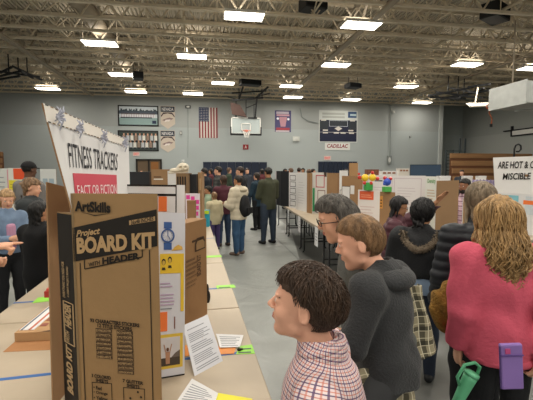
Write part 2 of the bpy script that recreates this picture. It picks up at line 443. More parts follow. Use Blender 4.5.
def hair_mat(c, v=.45): return mat(c, .55, v, 55, .5, 90, stretch=(1, 1, .12), spec=.4)
def hair_sdf(s, st):
    """st: dict(kind, t, hz, ye, zn, len, amp)"""
    t = st.get('t', .05); hz = st.get('hz', .24); ye = st.get('ye', .02); zn = st.get('zn', -.2); amp = st.get('amp', .015); L = st.get('len', 0); wd = st.get('w', .33)
    fr = st.get('fr', 13)
    def fn(p):
        q = s.headq(p)
        ang = np.arctan2(q[..., 0], -q[..., 1]-.05)
        nz = amp*(np.sin(ang*fr+3*np.sin(q[..., 2]*5))+.6*np.sin(ang*fr*2.3+q[..., 2]*9)+.5*np.sin(q[..., 2]*21+ang*5))
        d = ell(q, HC+(0, -.012, .035), HR+np.array((t*.75, t*.8, t*.9)))
        if not L: d = np.where(q[..., 2] < .1, d+(.1-q[..., 2])*t*.9, d)
        keep = smin(hz-.5*np.abs(q[..., 0])*st.get('slope', .3)-q[..., 2], q[..., 1]-ye-.25*np.clip(q[..., 2], -.1, 1)*1.0, .06)
        d = smax(smax(d+nz, keep, .03), zn-q[..., 2]+.25*np.clip(q[..., 1], -1, 0), .03)
        if not st.get('ears'):
            qe = q.copy(); qe[..., 0] = np.abs(q[..., 0])
            if not L or st.get('earcut'): d = smax(d, -ell(qe, (.36, -.02, -.05), (.12, .115, .15)), .02)
        if L:
            bk = st.get('back', -.24)
            c = rcone(q*np.array((1, 1/.55, 1), np.float32), (0, bk/.55, .1), (0, (bk-.06)/.55, -L+wd*.6), wd+.02, wd*st.get('taper', .7))*.7+nz*1.6
            for sx in (-1, 1):
                if st.get('front', 0):
                    c = smin(c, rcone(q, (sx*.30, -.02, .05), (sx*.33, st['front'], -L*.75), .10, .07)+nz*1.4, .08)
            c = smax(c, keep, .03)
            d = smin(d, c, .08)
        if st.get('pony'):
            c = st['pony']; d = smin(d, rcone(q, c[0], c[1], c[2], c[3])+nz*1.5, .05)
        return d*s.S*.8
    return fn
def locks(s, n, length, rad, crown=(0, -.22, .5), t=.05, ymax=.3, K=9, jit=.2, swirl=.2, keep=None, seed=1):
    """short combed hair: tapered strands running over the scalp away from the crown"""
    g = np.random.default_rng(seed); out = []
    C = HC; Rr = HR+t; cr = nrm(np.array(crown)-C)
    pts = []
    while len(pts) < n:
        v = nrm(g.normal(size=3)); p = C+v*Rr
        if keep(p): pts.append(v)
    V = np.array(pts); L = np.zeros((n, K, 3)); cur = V.copy(); jt = g.normal(size=(n, 3))*jit
    for k in range(K):
        L[:, k] = C+cur*(Rr+.012*math.sin(PI*k/(K-1))+g.random((n, 1))*.012)
        away = cur-cr; sw = np.cross(cr, cur)*swirl
        d = away+sw+jt; d -= cur*(d*cur).sum(-1, keepdims=True); d /= np.linalg.norm(d, axis=-1, keepdims=True)+1e-9
        cur = cur+d*length/K; cur /= np.linalg.norm(cur, axis=-1, keepdims=True)
    ok = np.array([all(keep(L[i, k], True) for k in range(1, K, 2)) and keep(L[i, -1], True) for i in range(n)]); L = L[ok]
    R = np.linspace(1, .25, K)[None]*(rad*(.7+.6*g.random((len(L), 1))))
    w = (L@s.HR.T)*s.S+s.hc
    return tubes_np(w, R*s.S, 5)
def cat_np(parts):
    V = []; Fs = []; k = 0
    for v, f in parts: V.append(v); Fs.append(f+k); k += len(v)
    return np.concatenate(V), np.concatenate(Fs)
def person(label, px, d, face, fig, skin='fair', hair=None, haircol='#3a2a20', top=None, pants=None, shoes='#222222', h=.011, group=None, loc=None, extra_hair=None, eyes=True, name='person', show=None, hairh=None):
    s = fig; H = s.H
    if loc is None: loc = P(px, 170, d)
    hd = math.radians(face)+YAW
    root = thing(name, label, 'person', (loc[0], loc[1], 0), -hd, group)
    lo, hi = s.bounds()
    v, f = sdf_mesh(s.body, lo, hi, h)
    q = ((v-s.hc)@s.HR)/s.S; fc = q[f].mean(1)
    lip = (np.minimum(ell(fc, (0, .37, -.225), (.075, .06, .022)), ell(fc, (0, .365, -.27), (.062, .06, .024))) < 0).astype(int)
    mesh_np('body', s.warp(v), f, [SKIN[skin], LIPS[skin]], root, lip)
    if eyes:
        for sx in (-1, 1):
            c = s.hc+s.HR@(np.array((sx*.132, .328, .012))*s.S)
            mb = MB(); mb.sph((0, 0, 0), .038*s.S, EYEW, 12, 8)
            fw = s.HR@np.array((0, 1., 0)); mb.sph(fw*.0145*s.S, .0265*s.S, IRIS, 10, 8)
            mb.v = [tuple(s.warp(np.array([c]))[0]+np.array(p)) for p in mb.v]; mb.build('eye', root, True)
            mb = MB(); pts = [s.hc+s.HR@(np.array((sx*x, y, z))*s.S) for x, y, z in ((.05, .365, .082), (.10, .362, .10), (.16, .335, .10), (.205, .295, .075))]
            mb.tube(s.warp(np.array(pts)), [.008*s.S, .012*s.S, .011*s.S, .006*s.S], hair_mat(haircol), 5); mb.build('eyebrow', root, True)
    if hair:
        fn = hair_sdf(s, hair); L = hair.get('len', 0)
        lo2 = s.hc-np.array((.75, .95, max(.6, L+.35)))*s.S; hi2 = s.hc+np.array((.75, .75, .75))*s.S
        parts = [sdf_mesh(fn, lo2, hi2, hairh or min(h, .009))]
        if extra_hair: parts.append(extra_hair(s))
        v, f = cat_np(parts); mesh_np('hair', s.warp(v), f, hair_mat(haircol), root)
    if top:
        i = top.get('i', .012); hem = top.get('hem', .47)*H; wr = top.get('wr', .003); pf = top.get('puff', 1.)
        qf = top.get('quilt')
        def fn(p):
            t = s.torso(p, i)
            col = rcone(p*np.array((1, 1.32, 1), np.float32), (0, 0, hem-.03*H), (0, 0, .60*H), .092*H*s.bulk*top.get('fl', 1.)+i, .080*H*s.bulk+i)*.8
            t = smin(t, col, .02*H)
            if top.get('skirt'): t = smin(t, ell(p, (0, 0, hem+.05*H), (.098*H*s.bulk+i, .078*H*s.bulk+i, .12*H)), .04*H)
            t = smax(t, hem-p[..., 2]+.0*p[..., 0], .006)
            a = s.arms(p, i*.9, True, pf)
            if top.get('open'):  # neck opening cut in front
                pass
            dd = smin(t, a, .018*H)
            nk = rcone(p, s.nb+(0, .0, -.01*H), s.nb+(0, .006*H, .02*H), .040*H+i*.5, .037*H+i*.5)
            if top.get('collar', 1): dd = smin(dd, nk, .012)
            dd = dd+wrinkle(p, wr)
            if qf: dd = dd-quilt(p, .009, qf)
            dd = smax(dd, -ell(p, s.nb+(0, .006*H, .045*H), (.034*H, .034*H, .03*H)), .006)
            # soft rolled hem
            return dd*.85
        lo, hi = s.bounds(.14); lo[2] = max(0, min(hem-.03, s.aL[2][2]-.05, s.aR[2][2]-.05)); hi[2] = s.nb[2]+.10*H
        v, f = sdf_mesh(fn, lo, hi, h*top.get('hf', 1.)); mesh_np(top.get('name', 'jacket'), s.warp(v), f, top['mat'], root)
        if top.get('hood'):
            def hf(p):
                c = s.nb+(0, -.038*H, -.012*H)
                dd = ell(p, c, (.088*H, .062*H, .038*H))
                dd = smax(dd, -ell(p, c+(0, .035*H, .032*H), (.060*H, .058*H, .04*H)), .012)
                return (dd+wrinkle(p, .003, 1.3))*.8
            c = s.nb; v, f = sdf_mesh(hf, c-(.13*H, .16*H, .09*H), c+(.13*H, .1*H, .1*H), h*.8); mesh_np('hood', s.warp(v), f, top['hood'], root)
        if top.get('collarmat'):
            mb = MB(); pts = []
            for k in range(13):
                a = math.radians(-150+k*25); a = math.radians(-90-140+k*280/12)
                pts.append(s.nb+np.array((math.cos(a)*.047*H, -math.sin(a)*-.045*H+.003*H, .012*H+.012*H*(-math.sin(a)))))
            for dz, rr in ((0, .010*H), (.011*H, .009*H), (-.010*H, .010*H)): mb.tube(s.warp(np.array(pts)+(0, 0, dz)), rr, top['collarmat'], 8)
            mb.build('collar', root, True)
    if pants:
        wz = pants.get('waist', .56)*H; i = pants.get('i', .009); w = pants.get('w', 1.)
        def fn(p):
            dd = smin(s.legs(p, i, True, w), smax(ell(p, (0, 0, .53*H), (.088*H*s.bulk+i*.8, .068*H*s.bulk+i*.8, .085*H+i)), p[..., 2]-wz, .01), .02*H)
            return (dd+wrinkle(p, pants.get('wr', .003)))*.85
        lo, hi = s.bounds(.14); hi[2] = wz+.06
        v, f = sdf_mesh(fn, lo, hi, h*1.1); mesh_np('trousers', s.warp(v), f, pants['mat'], root)
    if shoes:
        for hp, kn, an in (s.lL, s.lR):
            sc = H
            def fn(p):
                b = an
                dd = rcone(p, b+(0, -.022*sc, -.012*sc), b+(0, .0, .0), .024*sc, .026*sc)
                dd = smin(dd, rcone(p, b+(0, .01*sc, -.016*sc), b+(0, .085*sc, -.022*sc), .026*sc, .02*sc), .02)
                dd = smax(dd, -(p[..., 2]-(b[2]-.0395*sc)), .004)
                return smax(dd, p[..., 2]-(b[2]+.02*sc), .005)*.9
            v, f = sdf_mesh(fn, an-(.1, .12, .12), an+(.1, .22, .1), min(h, .01)); mesh_np('shoe', s.warp(v), f, mat(shoes, .6), root)
    return root
def glasses(s, root, col='#151515'):
    mb = MB(); m = mat(col, .3)
    for sx in (-1, 1):
        pts = [s.hc+s.HR@(np.array((sx*.145+.095*math.cos(a), .43-.25*abs(sx*.145+.095*math.cos(a))**1.5, .0+.07*math.sin(a)))*s.S) for a in np.linspace(0, 2*PI, 15)[:-1]]
        mb.tube(s.warp(np.array(pts)), .009*s.S, m, 5, True)
        mb.tube(s.warp(np.array([s.hc+s.HR@(np.array(c)*s.S) for c in ((sx*.24, .40, .01), (sx*.33, .2, .02), (sx*.355, -.04, .03))])), .010*s.S, m, 5)
    mb.tube(s.warp(np.array([s.hc+s.HR@(np.array(c)*s.S) for c in ((-.05, .43, .015), (0, .445, .025), (.05, .43, .015))])), .009*s.S, m, 5)
    mb.build('glasses', root, True)
# ------------------------------------------------------------------ setting
XL, XR, YB, YF, ZW = -17.0, 21.8, 28.0, -8.0, 7.75
wallm = mat('#aab0ae', .85, .03, .6, .15, 6); wall2 = mat('#a0a5a4', .85, .03, .6, .15, 6)
def struct(o): o['kind'] = 'structure'; return o
def sbox(name, lo, hi, m): mb = MB(); mb.box(lo, hi, m); return struct(mb.build(name))
# floor: grey plastic sheeting laid over the gym floor, with seams and creases
def floor_mat():
    m = bpy.data.materials.new('floor_sheeting'); m.use_nodes = True; nt = m.node_tree; b = nt.nodes['Principled BSDF']; N = nt.nodes.new; K = nt.links.new
    b.inputs['Roughness'].default_value = .33; b.inputs['Specular IOR Level'].default_value = .5
    tc = N('ShaderNodeTexCoord'); n = N('ShaderNodeTexNoise'); n.inputs['Scale'].default_value = 1.3; n.inputs['Detail'].default_value = 5
    K(tc.outputs['Object'], n.inputs['Vector'])
    mx = N('ShaderNodeMix'); mx.data_type = 'RGBA'; mx.inputs['A'].default_value = lin('#8a8d8a'); mx.inputs['B'].default_value = lin('#9c9f9b'); K(n.outputs['Fac'], mx.inputs['Factor'])
    sp = N('ShaderNodeSeparateXYZ'); K(tc.outputs['Object'], sp.inputs[0])
    def seam(out, off, per, w):
        a = N('ShaderNodeMath'); a.operation = 'ADD'; a.inputs[1].default_value = off; K(out, a.inputs[0])
        d = N('ShaderNodeMath'); d.operation = 'DIVIDE'; d.inputs[1].default_value = per; K(a.outputs[0], d.inputs[0])
        f = N('ShaderNodeMath'); f.operation = 'FRACT'; K(d.outputs[0], f.inputs[0])
        l = N('ShaderNodeMath'); l.operation = 'LESS_THAN'; l.inputs[1].default_value = w; K(f.outputs[0], l.inputs[0]); return l.outputs[0]
    s1 = seam(sp.outputs['X'], .45+40, 1.83, .02); s2 = seam(sp.outputs['Y'], .2+40, 6.1, .006)
    s = N('ShaderNodeMath'); s.operation = 'MAXIMUM'; K(s1, s.inputs[0]); K(s2, s.inputs[1])
    m2 = N('ShaderNodeMix'); m2.data_type = 'RGBA'; K(mx.outputs['Result'], m2.inputs['A']); m2.inputs['B'].default_value = lin('#777a78'); K(s.outputs[0], m2.inputs['Factor'])
    K(m2.outputs['Result'], b.inputs['Base Color'])
    mu = N('ShaderNodeTexNoise'); mu.inputs['Scale'].default_value = 2.2; mu.inputs['Detail'].default_value = 6; mu.inputs['Distortion'].default_value = .6
    K(tc.outputs['Object'], mu.inputs['Vector'])
    bp = N('ShaderNodeBump'); bp.inputs['Strength'].default_value = .5; bp.inputs['Distance'].default_value = .05
    K(mu.outputs['Fac'], bp.inputs['Height']); K(bp.outputs['Normal'], b.inputs['Normal']); return m
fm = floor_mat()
sbox('floor', (XL-.2, YF-.2, -.1), (XR+.2, 30.4, 0), mat('#5d5e5b', .3, .12, 1.5, .25, 2.5, spec=.5))  # dark tone puts the shade around tables and visitors into the floor colour
mb = MB(); mb.add([(-2.9, -3, .004), (.8, -3, .004), (1.05, 3.2, .004), (2.35, 10.5, .004), (2.6, 24, .004), (-2.9, 24, .004)], [(0, 1, 2, 3, 4, 5)], fm); mb.add([(-2.9, -3, .001), (.8, -3, .001), (1.05, 3.2, .001), (2.35, 10.5, .001), (2.6, 24, .001), (-2.9, 24, .001)], [(5, 4, 3, 2, 1, 0)], fm)  # right edge placed where the shaded floor begins
tag(mb.build('floor_sheeting'), 'pale grey plastic sheeting laid along the aisle floor, beside floor darkened for shade', 'floor sheeting')
# painted masonry with a faint darker course high up
def block_wall(c1, c2, zsplit):
    m = bpy.data.materials.new('painted_block'); m.use_nodes = True; nt = m.node_tree; b = nt.nodes['Principled BSDF']; N = nt.nodes.new; K = nt.links.new
    b.inputs['Roughness'].default_value = .8
    tc = N('ShaderNodeTexCoord'); sp = N('ShaderNodeSeparateXYZ'); K(tc.outputs['Object'], sp.inputs[0])
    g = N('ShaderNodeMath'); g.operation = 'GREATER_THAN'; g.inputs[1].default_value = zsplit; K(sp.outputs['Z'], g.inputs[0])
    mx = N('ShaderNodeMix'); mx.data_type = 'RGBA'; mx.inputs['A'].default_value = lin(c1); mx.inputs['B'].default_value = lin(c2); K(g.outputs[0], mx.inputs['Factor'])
    K(mx.outputs['Result'], b.inputs['Base Color'])
    cb = N('ShaderNodeCombineXYZ'); ad = N('ShaderNodeMath'); ad.operation = 'ADD'; K(sp.outputs['X'], ad.inputs[0]); K(sp.outputs['Y'], ad.inputs[1]); K(ad.outputs[0], cb.inputs['X']); K(sp.outputs['Z'], cb.inputs['Y'])
    br = N('ShaderNodeTexBrick'); br.inputs['Scale'].default_value = 1; br.inputs['Brick Width'].default_value = .4; br.inputs['Row Height'].default_value = .2; br.inputs['Mortar Size'].default_value = .006
    K(cb.outputs[0], br.inputs['Vector']); bp = N('ShaderNodeBump'); bp.inputs['Strength'].default_value = .25; bp.inputs['Distance'].default_value = .01; bp.invert = True
    K(br.outputs['Fac'], bp.inputs['Height']); K(bp.outputs['Normal'], b.inputs['Normal']); return m
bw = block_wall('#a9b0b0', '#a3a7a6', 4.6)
XS = 18.4
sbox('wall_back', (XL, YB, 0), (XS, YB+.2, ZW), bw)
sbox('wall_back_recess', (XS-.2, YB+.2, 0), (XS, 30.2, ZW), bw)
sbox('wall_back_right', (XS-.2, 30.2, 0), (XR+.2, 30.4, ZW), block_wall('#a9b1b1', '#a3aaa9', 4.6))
sbox('wall_right', (XR, YF, 0), (XR+.2, 30.2, ZW), block_wall('#adb0ac', '#a3a6a2', 4.3))
sbox('wall_left', (XL-.2, YF, 0), (XL, YB+.2, ZW), block_wall('#9da2a2', '#989c9b', 4.6))
sbox('wall_front', (XL-.2, YF-.2, 0), (XR+.2, YF, ZW), bw)
deck = bpy.data.materials.new('steel_deck'); deck.use_nodes = True
nt = deck.node_tree; b = nt.nodes['Principled BSDF']; b.inputs['Base Color'].default_value = lin('#cdc2ae'); b.inputs['Roughness'].default_value = .7
tc = nt.nodes.new('ShaderNodeTexCoord'); wv = nt.nodes.new('ShaderNodeTexWave'); wv.inputs['Scale'].default_value = 2.0; wv.bands_direction = 'X'
bp = nt.nodes.new('ShaderNodeBump'); bp.inputs['Strength'].default_value = 1; bp.inputs['Distance'].default_value = .08
nt.links.new(tc.outputs['Object'], wv.inputs['Vector']); nt.links.new(wv.outputs['Fac'], bp.inputs['Height']); nt.links.new(bp.outputs['Normal'], b.inputs['Normal'])
sbox('ceiling', (XL-.2, YF-.2, ZW), (XR+.2, 30.4, ZW+.1), deck)
# open-web roof joists, one object each
steel = mat('#dccfb8', .6, .05, 3); steeld = mat('#a89c8a', .6)
JB, JT = 6.65, 7.7
jm = None
for k, y in enumerate(np.arange(5.2, 27.9, 1.26)):
    if jm is None:
        mb = MB(); x0, x1 = XL+.1, XR-.1
        mb.box((x0, -.06, JB), (x1, .06, JB+.085), steel); mb.box((x0, -.07, JT-.1), (x1, .07, JT), steel)
        n = 30; dx = (x1-x0)/n
        for i in range(n):
            a = x0+i*dx; mb.bar((a, 0, JB+.05), (a+dx/2, 0, JT-.06), .045, steel); mb.bar((a+dx/2, 0, JT-.06), (a+dx, 0, JB+.05), .045, steel)
            mb.bar((a+dx/2, 0, JB+.05), (a+dx/2, 0, JT-.06), .025, steel)
        o = struct(mb.build('roof_joist')); jm = o.data
    else: o = struct(bpy.data.objects.new('roof_joist', jm)); COL.objects.link(o)
    o.location.y = y
for x in (-13.5, -9.3, -5.2, -.7, 3.6, 8.0, 12.2, 16.5):
    mb = MB()
    mb.bar((x, 5.2, JB+.12), (x, 27.8, JB+.12), .04, steel); mb.bar((x, 5.2, JT-.16), (x, 27.8, JT-.16), .04, steel)
    for y in np.arange(5.2, 27.0, 1.26):
        mb.bar((x, y, JB+.1), (x, y+1.26, JT-.14), .035, steel); mb.bar((x, y, JT-.14), (x, y+1.26, JB+.1), .035, steel)
    struct(mb.build('joist_bridging'))
for x in (-7.4, 5.6, 14.0):                                   # deeper girder trusses running down the hall
    mb = MB(); mb.box((x-.1, 5, JB-.08), (x+.1, 27.9, JB), steeld); mb.box((x-.11, 5, 7.6), (x+.11, 27.9, 7.7), steeld)
    for i, y in enumerate(np.arange(5, 27, 2.2)):
        mb.bar((x, y, JB-.04), (x, y+1.1, 7.65), .08, steeld); mb.bar((x, y+1.1, 7.65), (x, y+2.2, JB-.04), .08, steeld)
    struct(mb.build('roof_girder'))
mb = MB()
mb.tube([(-1.9, 5, 6.95), (-1.9, 27.9, 6.95)], .05, steel); struct(mb.build('sprinkler_pipe'))
mb = MB(); mb.tube([(9.9, 5, 6.95), (9.9, 27.9, 6.95)], .06, steel); struct(mb.build('sprinkler_pipe'))
mb = MB(); mb.lathe([(0, 0), (.33, 0), (.33, 22.7), (0, 22.7)], steeld, (-4.1, 5.1, 7.25), 16, np.array([[1, 0, 0], [0, 0, 1], [0, -1, 0]])); struct(mb.build('air_duct', None, True))
# fixtures
housing = mat('#d8d6d0', .5); tube = mat('#fff6e2', .4, emit=9.0)
def fixture(x, y, z, lab, w=1.22, dd=.62):
    r = thing('ceiling_light', lab, 'light', (x, y, z), 0, 'fluorescent fixtures under the joists')
    mb = MB(); mb.box((-w/2-.03, -dd/2-.03, .02), (w/2+.03, dd/2+.03, .11), housing); mb.build('housing', r)
    mb = MB(); mb.box((-w/2, -dd/2, 0), (w/2, dd/2, .02), tube); mb.build('diffuser', r)
    for sx in (-1, 1): mb = MB(); mb.bar((sx*w/2, 0, .11), (sx*w/2, 0, .25), .015, steeld); mb.build('hanger', r)
    return r
LZ = 6.5
VIS = [(244, 17, 'largest glowing strip light, top of view above the flag'), (361, 26, 'big strip light right of the largest one, above the record board'), (100, 44, 'bright strip light high on the left, above the white project header'),
       (192, 57, 'strip light above and left of the flag, nearer row'), (336, 65.5, 'strip light midway between the blue poster and the big right hand strip'), (467, 65, 'strip light on the right, nearest one left of the metal duct'),
       (122, 75, 'strip light directly above the upper team photo'), (223, 83.5, 'strip light just right of the flag top'), (291, 86.5, 'strip light above the blue poster, nearer of two'), (406, 87, 'strip light above the wall conduit'),
       (48, 89, 'strip light low on the far left, above the header corner'), (136, 92, 'farthest strip light above the team photos'), (193, 94, 'small strip light just above the flag'), (293, 97.5, 'small strip light right above the blue poster'),
       (351, 100, 'small strip light right above the record board'), (422, 103, 'small strip light near the corner column'), (533, 69, 'strip light cut by the right edge of the view, beyond the duct')]
spots = []
for px, py, lab in VIS:
    g = G(px, py, LZ); spots.append((g[0], g[1])); fixture(g[0], g[1], LZ, lab)
for x in (-11, -5, 1, 7, 13):
    for y in (8.2, 3.2, -1.8, -6): spots.append((x, y))
for k, (x, y) in enumerate(spots):
    l = bpy.data.lights.new('lamp', 'AREA'); l.shape = 'RECTANGLE'; l.size = 1.2; l.size_y = .6; l.energy = 112 if y < 25.3 else 45; l.color = (1, .945, .85)
    o = bpy.data.objects.new('lamp', l); COL.objects.link(o); o.location = (x, y, LZ-.02)
    l2 = bpy.data.lights.new('ceiling_fill', 'AREA'); l2.shape = 'RECTANGLE'; l2.size = 1.2; l2.size_y = .6; l2.energy = 12; l2.color = (1, .93, .82)  # added upward fill that brightens the ceiling; not part of the fixtures
    o = bpy.data.objects.new('ceiling_fill', l2); COL.objects.link(o); o.location = (x, y, LZ+.13); o.rotation_euler = (PI, 0, 0)
    if k >= len(VIS): fixture(x, y, LZ, 'strip light over the near part of the hall, outside the view')
# dark speaker boxes slung under the joists
dk = mat('#2e3033', .5)
for px, py, d, w, hh, lab in ((313, 5, 12.8, .8, .38, 'dark speaker cabinet at the top of view between two big strip lights'), (495, 13, 13.2, 1.0, .5, 'large dark speaker cabinet slung near the top right'), (353, 86, 21, .75, .25, 'small dark box above the record board'),
                              (138, 76, 19, .5, .35, 'dark box beside the strip light above the team photos'), (250, 83, 22, 1.2, .3, 'long dark box over the basketball hoop')):
    c = P(px, py, d); r = thing('ceiling_speaker', lab, 'speaker', (c[0], c[1], c[2]), .5 if px > 400 else .2)
    mb = MB(); mb.box((-w/2, -.3, -hh/2), (w/2, .3, hh/2), dk); mb.build('cabinet', r, bevel=.03)
    mb = MB(); mb.box((-w/2+.04, -.31, -hh/2+.04), (w/2-.04, -.3, hh/2-.04), mat('#1d1e20', .9, bump=.3, bscale=200)); mb.build('grille', r)
    for sx in (-1, 1): mb = MB(); mb.bar((sx*w*.4, 0, hh/2), (sx*w*.4, 0, max(hh/2+.1, JB+.1-c[2])), .02, dk); mb.build('bracket', r)
# ------------------------------------------------------------------ basketball hoop folded up in front of the back wall
blk = mat('#1f2022', .5); whm = mat('#e8e6e0', .5)
D = 24.0; c = P(246, 126, D); s = D/F
r = thing('basketball_hoop', 'glass basketball backboard with orange rim folded up under black frame beside the flag', 'basketball hoop', tuple(c))
mb = MB(); mb.box((-.9, 0, -.45), (.9, .03, .5), mat('#c9d4d4', .08, alpha=.45)); o = mb.build('backboard', r)
mb = MB()
for a in ((-.92, -.02, -.5, .92, .04, -.45), (-.92, -.02, .47, .92, .04, .52), (-.92, -.02, -.5, -.87, .04, .52), (.87, -.02, -.5, .92, .04, .52)): mb.box(a[:3], a[3:], whm)
mb.frame = None
for a in ((-.3, -.03, -.3, .3, 0, -.25), (-.3, -.03, .12, .3, 0, .17), (-.3, -.03, -.3, -.25, 0, .17), (.25, -.03, -.3, .3, 0, .17)): mb.box(a[:3], a[3:], whm)
mb.build('backboard_frame', r)
mb = MB(); mb.box((-.98, -.05, -.58), (.98, .08, -.46), blk); mb.box((-.98, -.05, -.5), (-.9, .08, -.05), blk); mb.box((.9, -.05, -.5), (.98, .08, -.05), blk); mb.build('padding', r, bevel=.02)
mb = MB(); mb.tube([(.23*math.cos(t), -.38+.23*math.sin(t), -.32) for t in np.linspace(0, 2*PI, 20)[:-1]], .012, mat('#d0562a', .4), 6, True); mb.box((-.08, -.18, -.4), (.08, 0, -.25), mat('#d0562a', .4)); mb.build('rim', r)
mb = MB()
for k in range(10):
    t = 2*PI*k/10; t2 = t+.4
    mb.tube([(.23*math.cos(t), -.38+.23*math.sin(t), -.33), (.17*math.cos(t2), -.38+.17*math.sin(t2), -.55), (.12*math.cos(t), -.38+.12*math.sin(t), -.75)], .012, whm, 4)
    mb.tube([(.23*math.cos(t), -.38+.23*math.sin(t), -.33), (.17*math.cos(t-.4), -.38+.17*math.sin(t-.4), -.55), (.12*math.cos(t), -.38+.12*math.sin(t), -.75)], .012, whm, 4)
mb.build('net', r)
mb = MB(); U = lambda px, py, dd=D: tuple(P(px, py, dd)-c)
for a, b2, w in (((236, 99, 24), (236, 119, 24.1), .09), ((257, 97, 24), (255, 119, 24.1), .09), ((233, 100, 24), (263, 98, 24), .10), ((232, 93, 24.4), (266, 91, 24.4), .08), ((236, 118, 24), (257, 118, 24), .08),
                 ((239, 99, 24), (243, 87, 22.6), .08), ((256, 98, 24), (268, 87, 22.6), .08), ((246, 108, 24), (256, 104, 24), .05), ((257, 97, 24), (270, 93, 25), .05), ((236, 99, 24), (228, 97, 25), .05),
                 ((254, 104, 24), (254, 117, 24), .04), ((246, 99, 24), (246, 120, 24.1), .05), ((239, 87, 24), (239, 99, 24), .05), ((262, 86, 24), (262, 98, 24), .05)):
    mb.bar(U(*a), U(*b2), w, blk)
mb.build('support_frame', r)
mb = MB(); q = Quad(P(232, 114, 23.7)-c, P(247, 117, 23.7)-c, P(240, 105, 23.7)-c, P(230, 102, 23.7)-c); q.slab(mb, mat('#4a3630', .7), .15); mb.build('folded_mat', r, bevel=.04)
def dark_truss(lab, pts, rad=.05):
    cc = np.array(P(*pts[0][0])); r = thing('folded_hoop_frame', lab, 'frame', tuple(cc)); mb = MB()
    for a, b2 in pts: mb.bar(P(*a)-cc, P(*b2)-cc, rad*1.6, blk)
    mb.build('frame_bars', r)
    for a, b2 in pts[:3]: mb = MB(); m_ = (P(*a)+P(*b2))/2-cc; mb.bar(m_, m_+(0, 0, max(.1, JB+.05-(m_+cc)[2])), .04, blk); mb.build('hanger', r)
dark_truss('black folded hoop frame under the joists at the left edge', [((-4, 77, 17), (22, 71, 17)), ((-4, 71, 17), (40, 77, 18)), ((12, 66, 17), (42, 80, 18)), ((0, 73, 17), (12, 67, 17)), ((20, 71, 17), (33, 78, 18)), ((-4, 80, 17), (20, 76, 17))])
dark_truss('long black folded hoop frame under the joists at the right', [((428, 96, 22), (470, 88, 20)), ((436, 92, 22), (482, 98, 20)), ((440, 99, 22), (490, 90, 20)), ((430, 97, 22), (466, 99, 21)), ((450, 88, 22), (478, 93, 20)), ((468, 87, 20), (490, 84, 19)), ((455, 99, 22), (484, 88, 20))], .06)
# tilted backboard on the right, seen from below, with orange rim
q = Quad(P(470, 106.5, 17), P(501, 105, 17), P(502, 102, 18.2), P(466, 103, 18.2)); mb = MB(); q.slab(mb, mat('#cfc6b8', .5), .04)
c2 = P(483, 104, 17.3); r = thing('raised_backboard', 'pale backboard tipped flat under the ceiling left of the metal duct', 'basketball hoop', tuple(c2))
o = mb.build('backboard'); rel(o, r)
mb = MB(); k0 = P(491, 107, 17); rr = .23; mb.tube([k0+np.array((rr*math.cos(t), .05*math.sin(t), .12*math.sin(t))) for t in np.linspace(0, 2*PI, 16)[:-1]], .025, mat('#c8603a', .5), 6, True); o = mb.build('rim'); rel(o, r)
mb = MB(); mb.tube([P(491, 107, 17), P(489, 113, 17), P(492, 119, 17), P(491, 127, 17)], .03, mat('#a05a3c', .7), 5); mb.tube([P(491, 124, 17), P(491, 127, 17)], .06, blk, 6); o = mb.build('pull_rope'); rel(o, r)
mb = MB(); mb.bar(P(475, 104, 17.8), P(478, 88, 18.5), .06, steeld); mb.bar(P(497, 103, 17.8), P(494, 88, 18.5), .06, steeld); o = mb.build('arm'); rel(o, r)
# galvanised duct
galv = mat('#c3c6c3', .4, .1, 3, .1, 4, metal=.35)
c = P(522, 96.5, 13.5); r = thing('metal_duct', 'shiny galvanised duct box hanging at the right edge of the view', 'duct', tuple(c)); mb = MB()
mb.box((-.60, -.8, -.36), (2.6, .8, .36), galv); mb.build('duct_box', r, bevel=.02)
for x in (-.59, .5, 1.6): mb = MB(); mb.box((x-.03, -.84, -.39), (x+.02, .84, .39), galv); mb.build('flange', r)
for x in (-.4, 1.7): mb = MB(); mb.bar((x, 0, .36), (x, 0, JB+.1-c[2]), .03, steeld); mb.build('hanger', r)
# ------------------------------------------------------------------ things on the back wall
YW = YB-.03
def wq(x0, y0, x1, y1, Y=YW):
    a = W(x0, (y0+y1)/2, Y); b_ = W(x1, (y0+y1)/2, Y); t = W((x0+x1)/2, y0, Y)[2]; bt = W((x0+x1)/2, y1, Y)[2]
    return Quad((a[0], Y, bt), (b_[0], Y, bt), (b_[0], Y, t), (a[0], Y, t))
def wthing(name, lab, cat, q):
    c = (q.c[0]+q.c[1])/2; return thing(name, lab, cat, tuple(c)), c
def part(name, fn, r, **k):
    mb = MB(); fn(mb); o = mb.build(name, **k); rel(o, r); return o
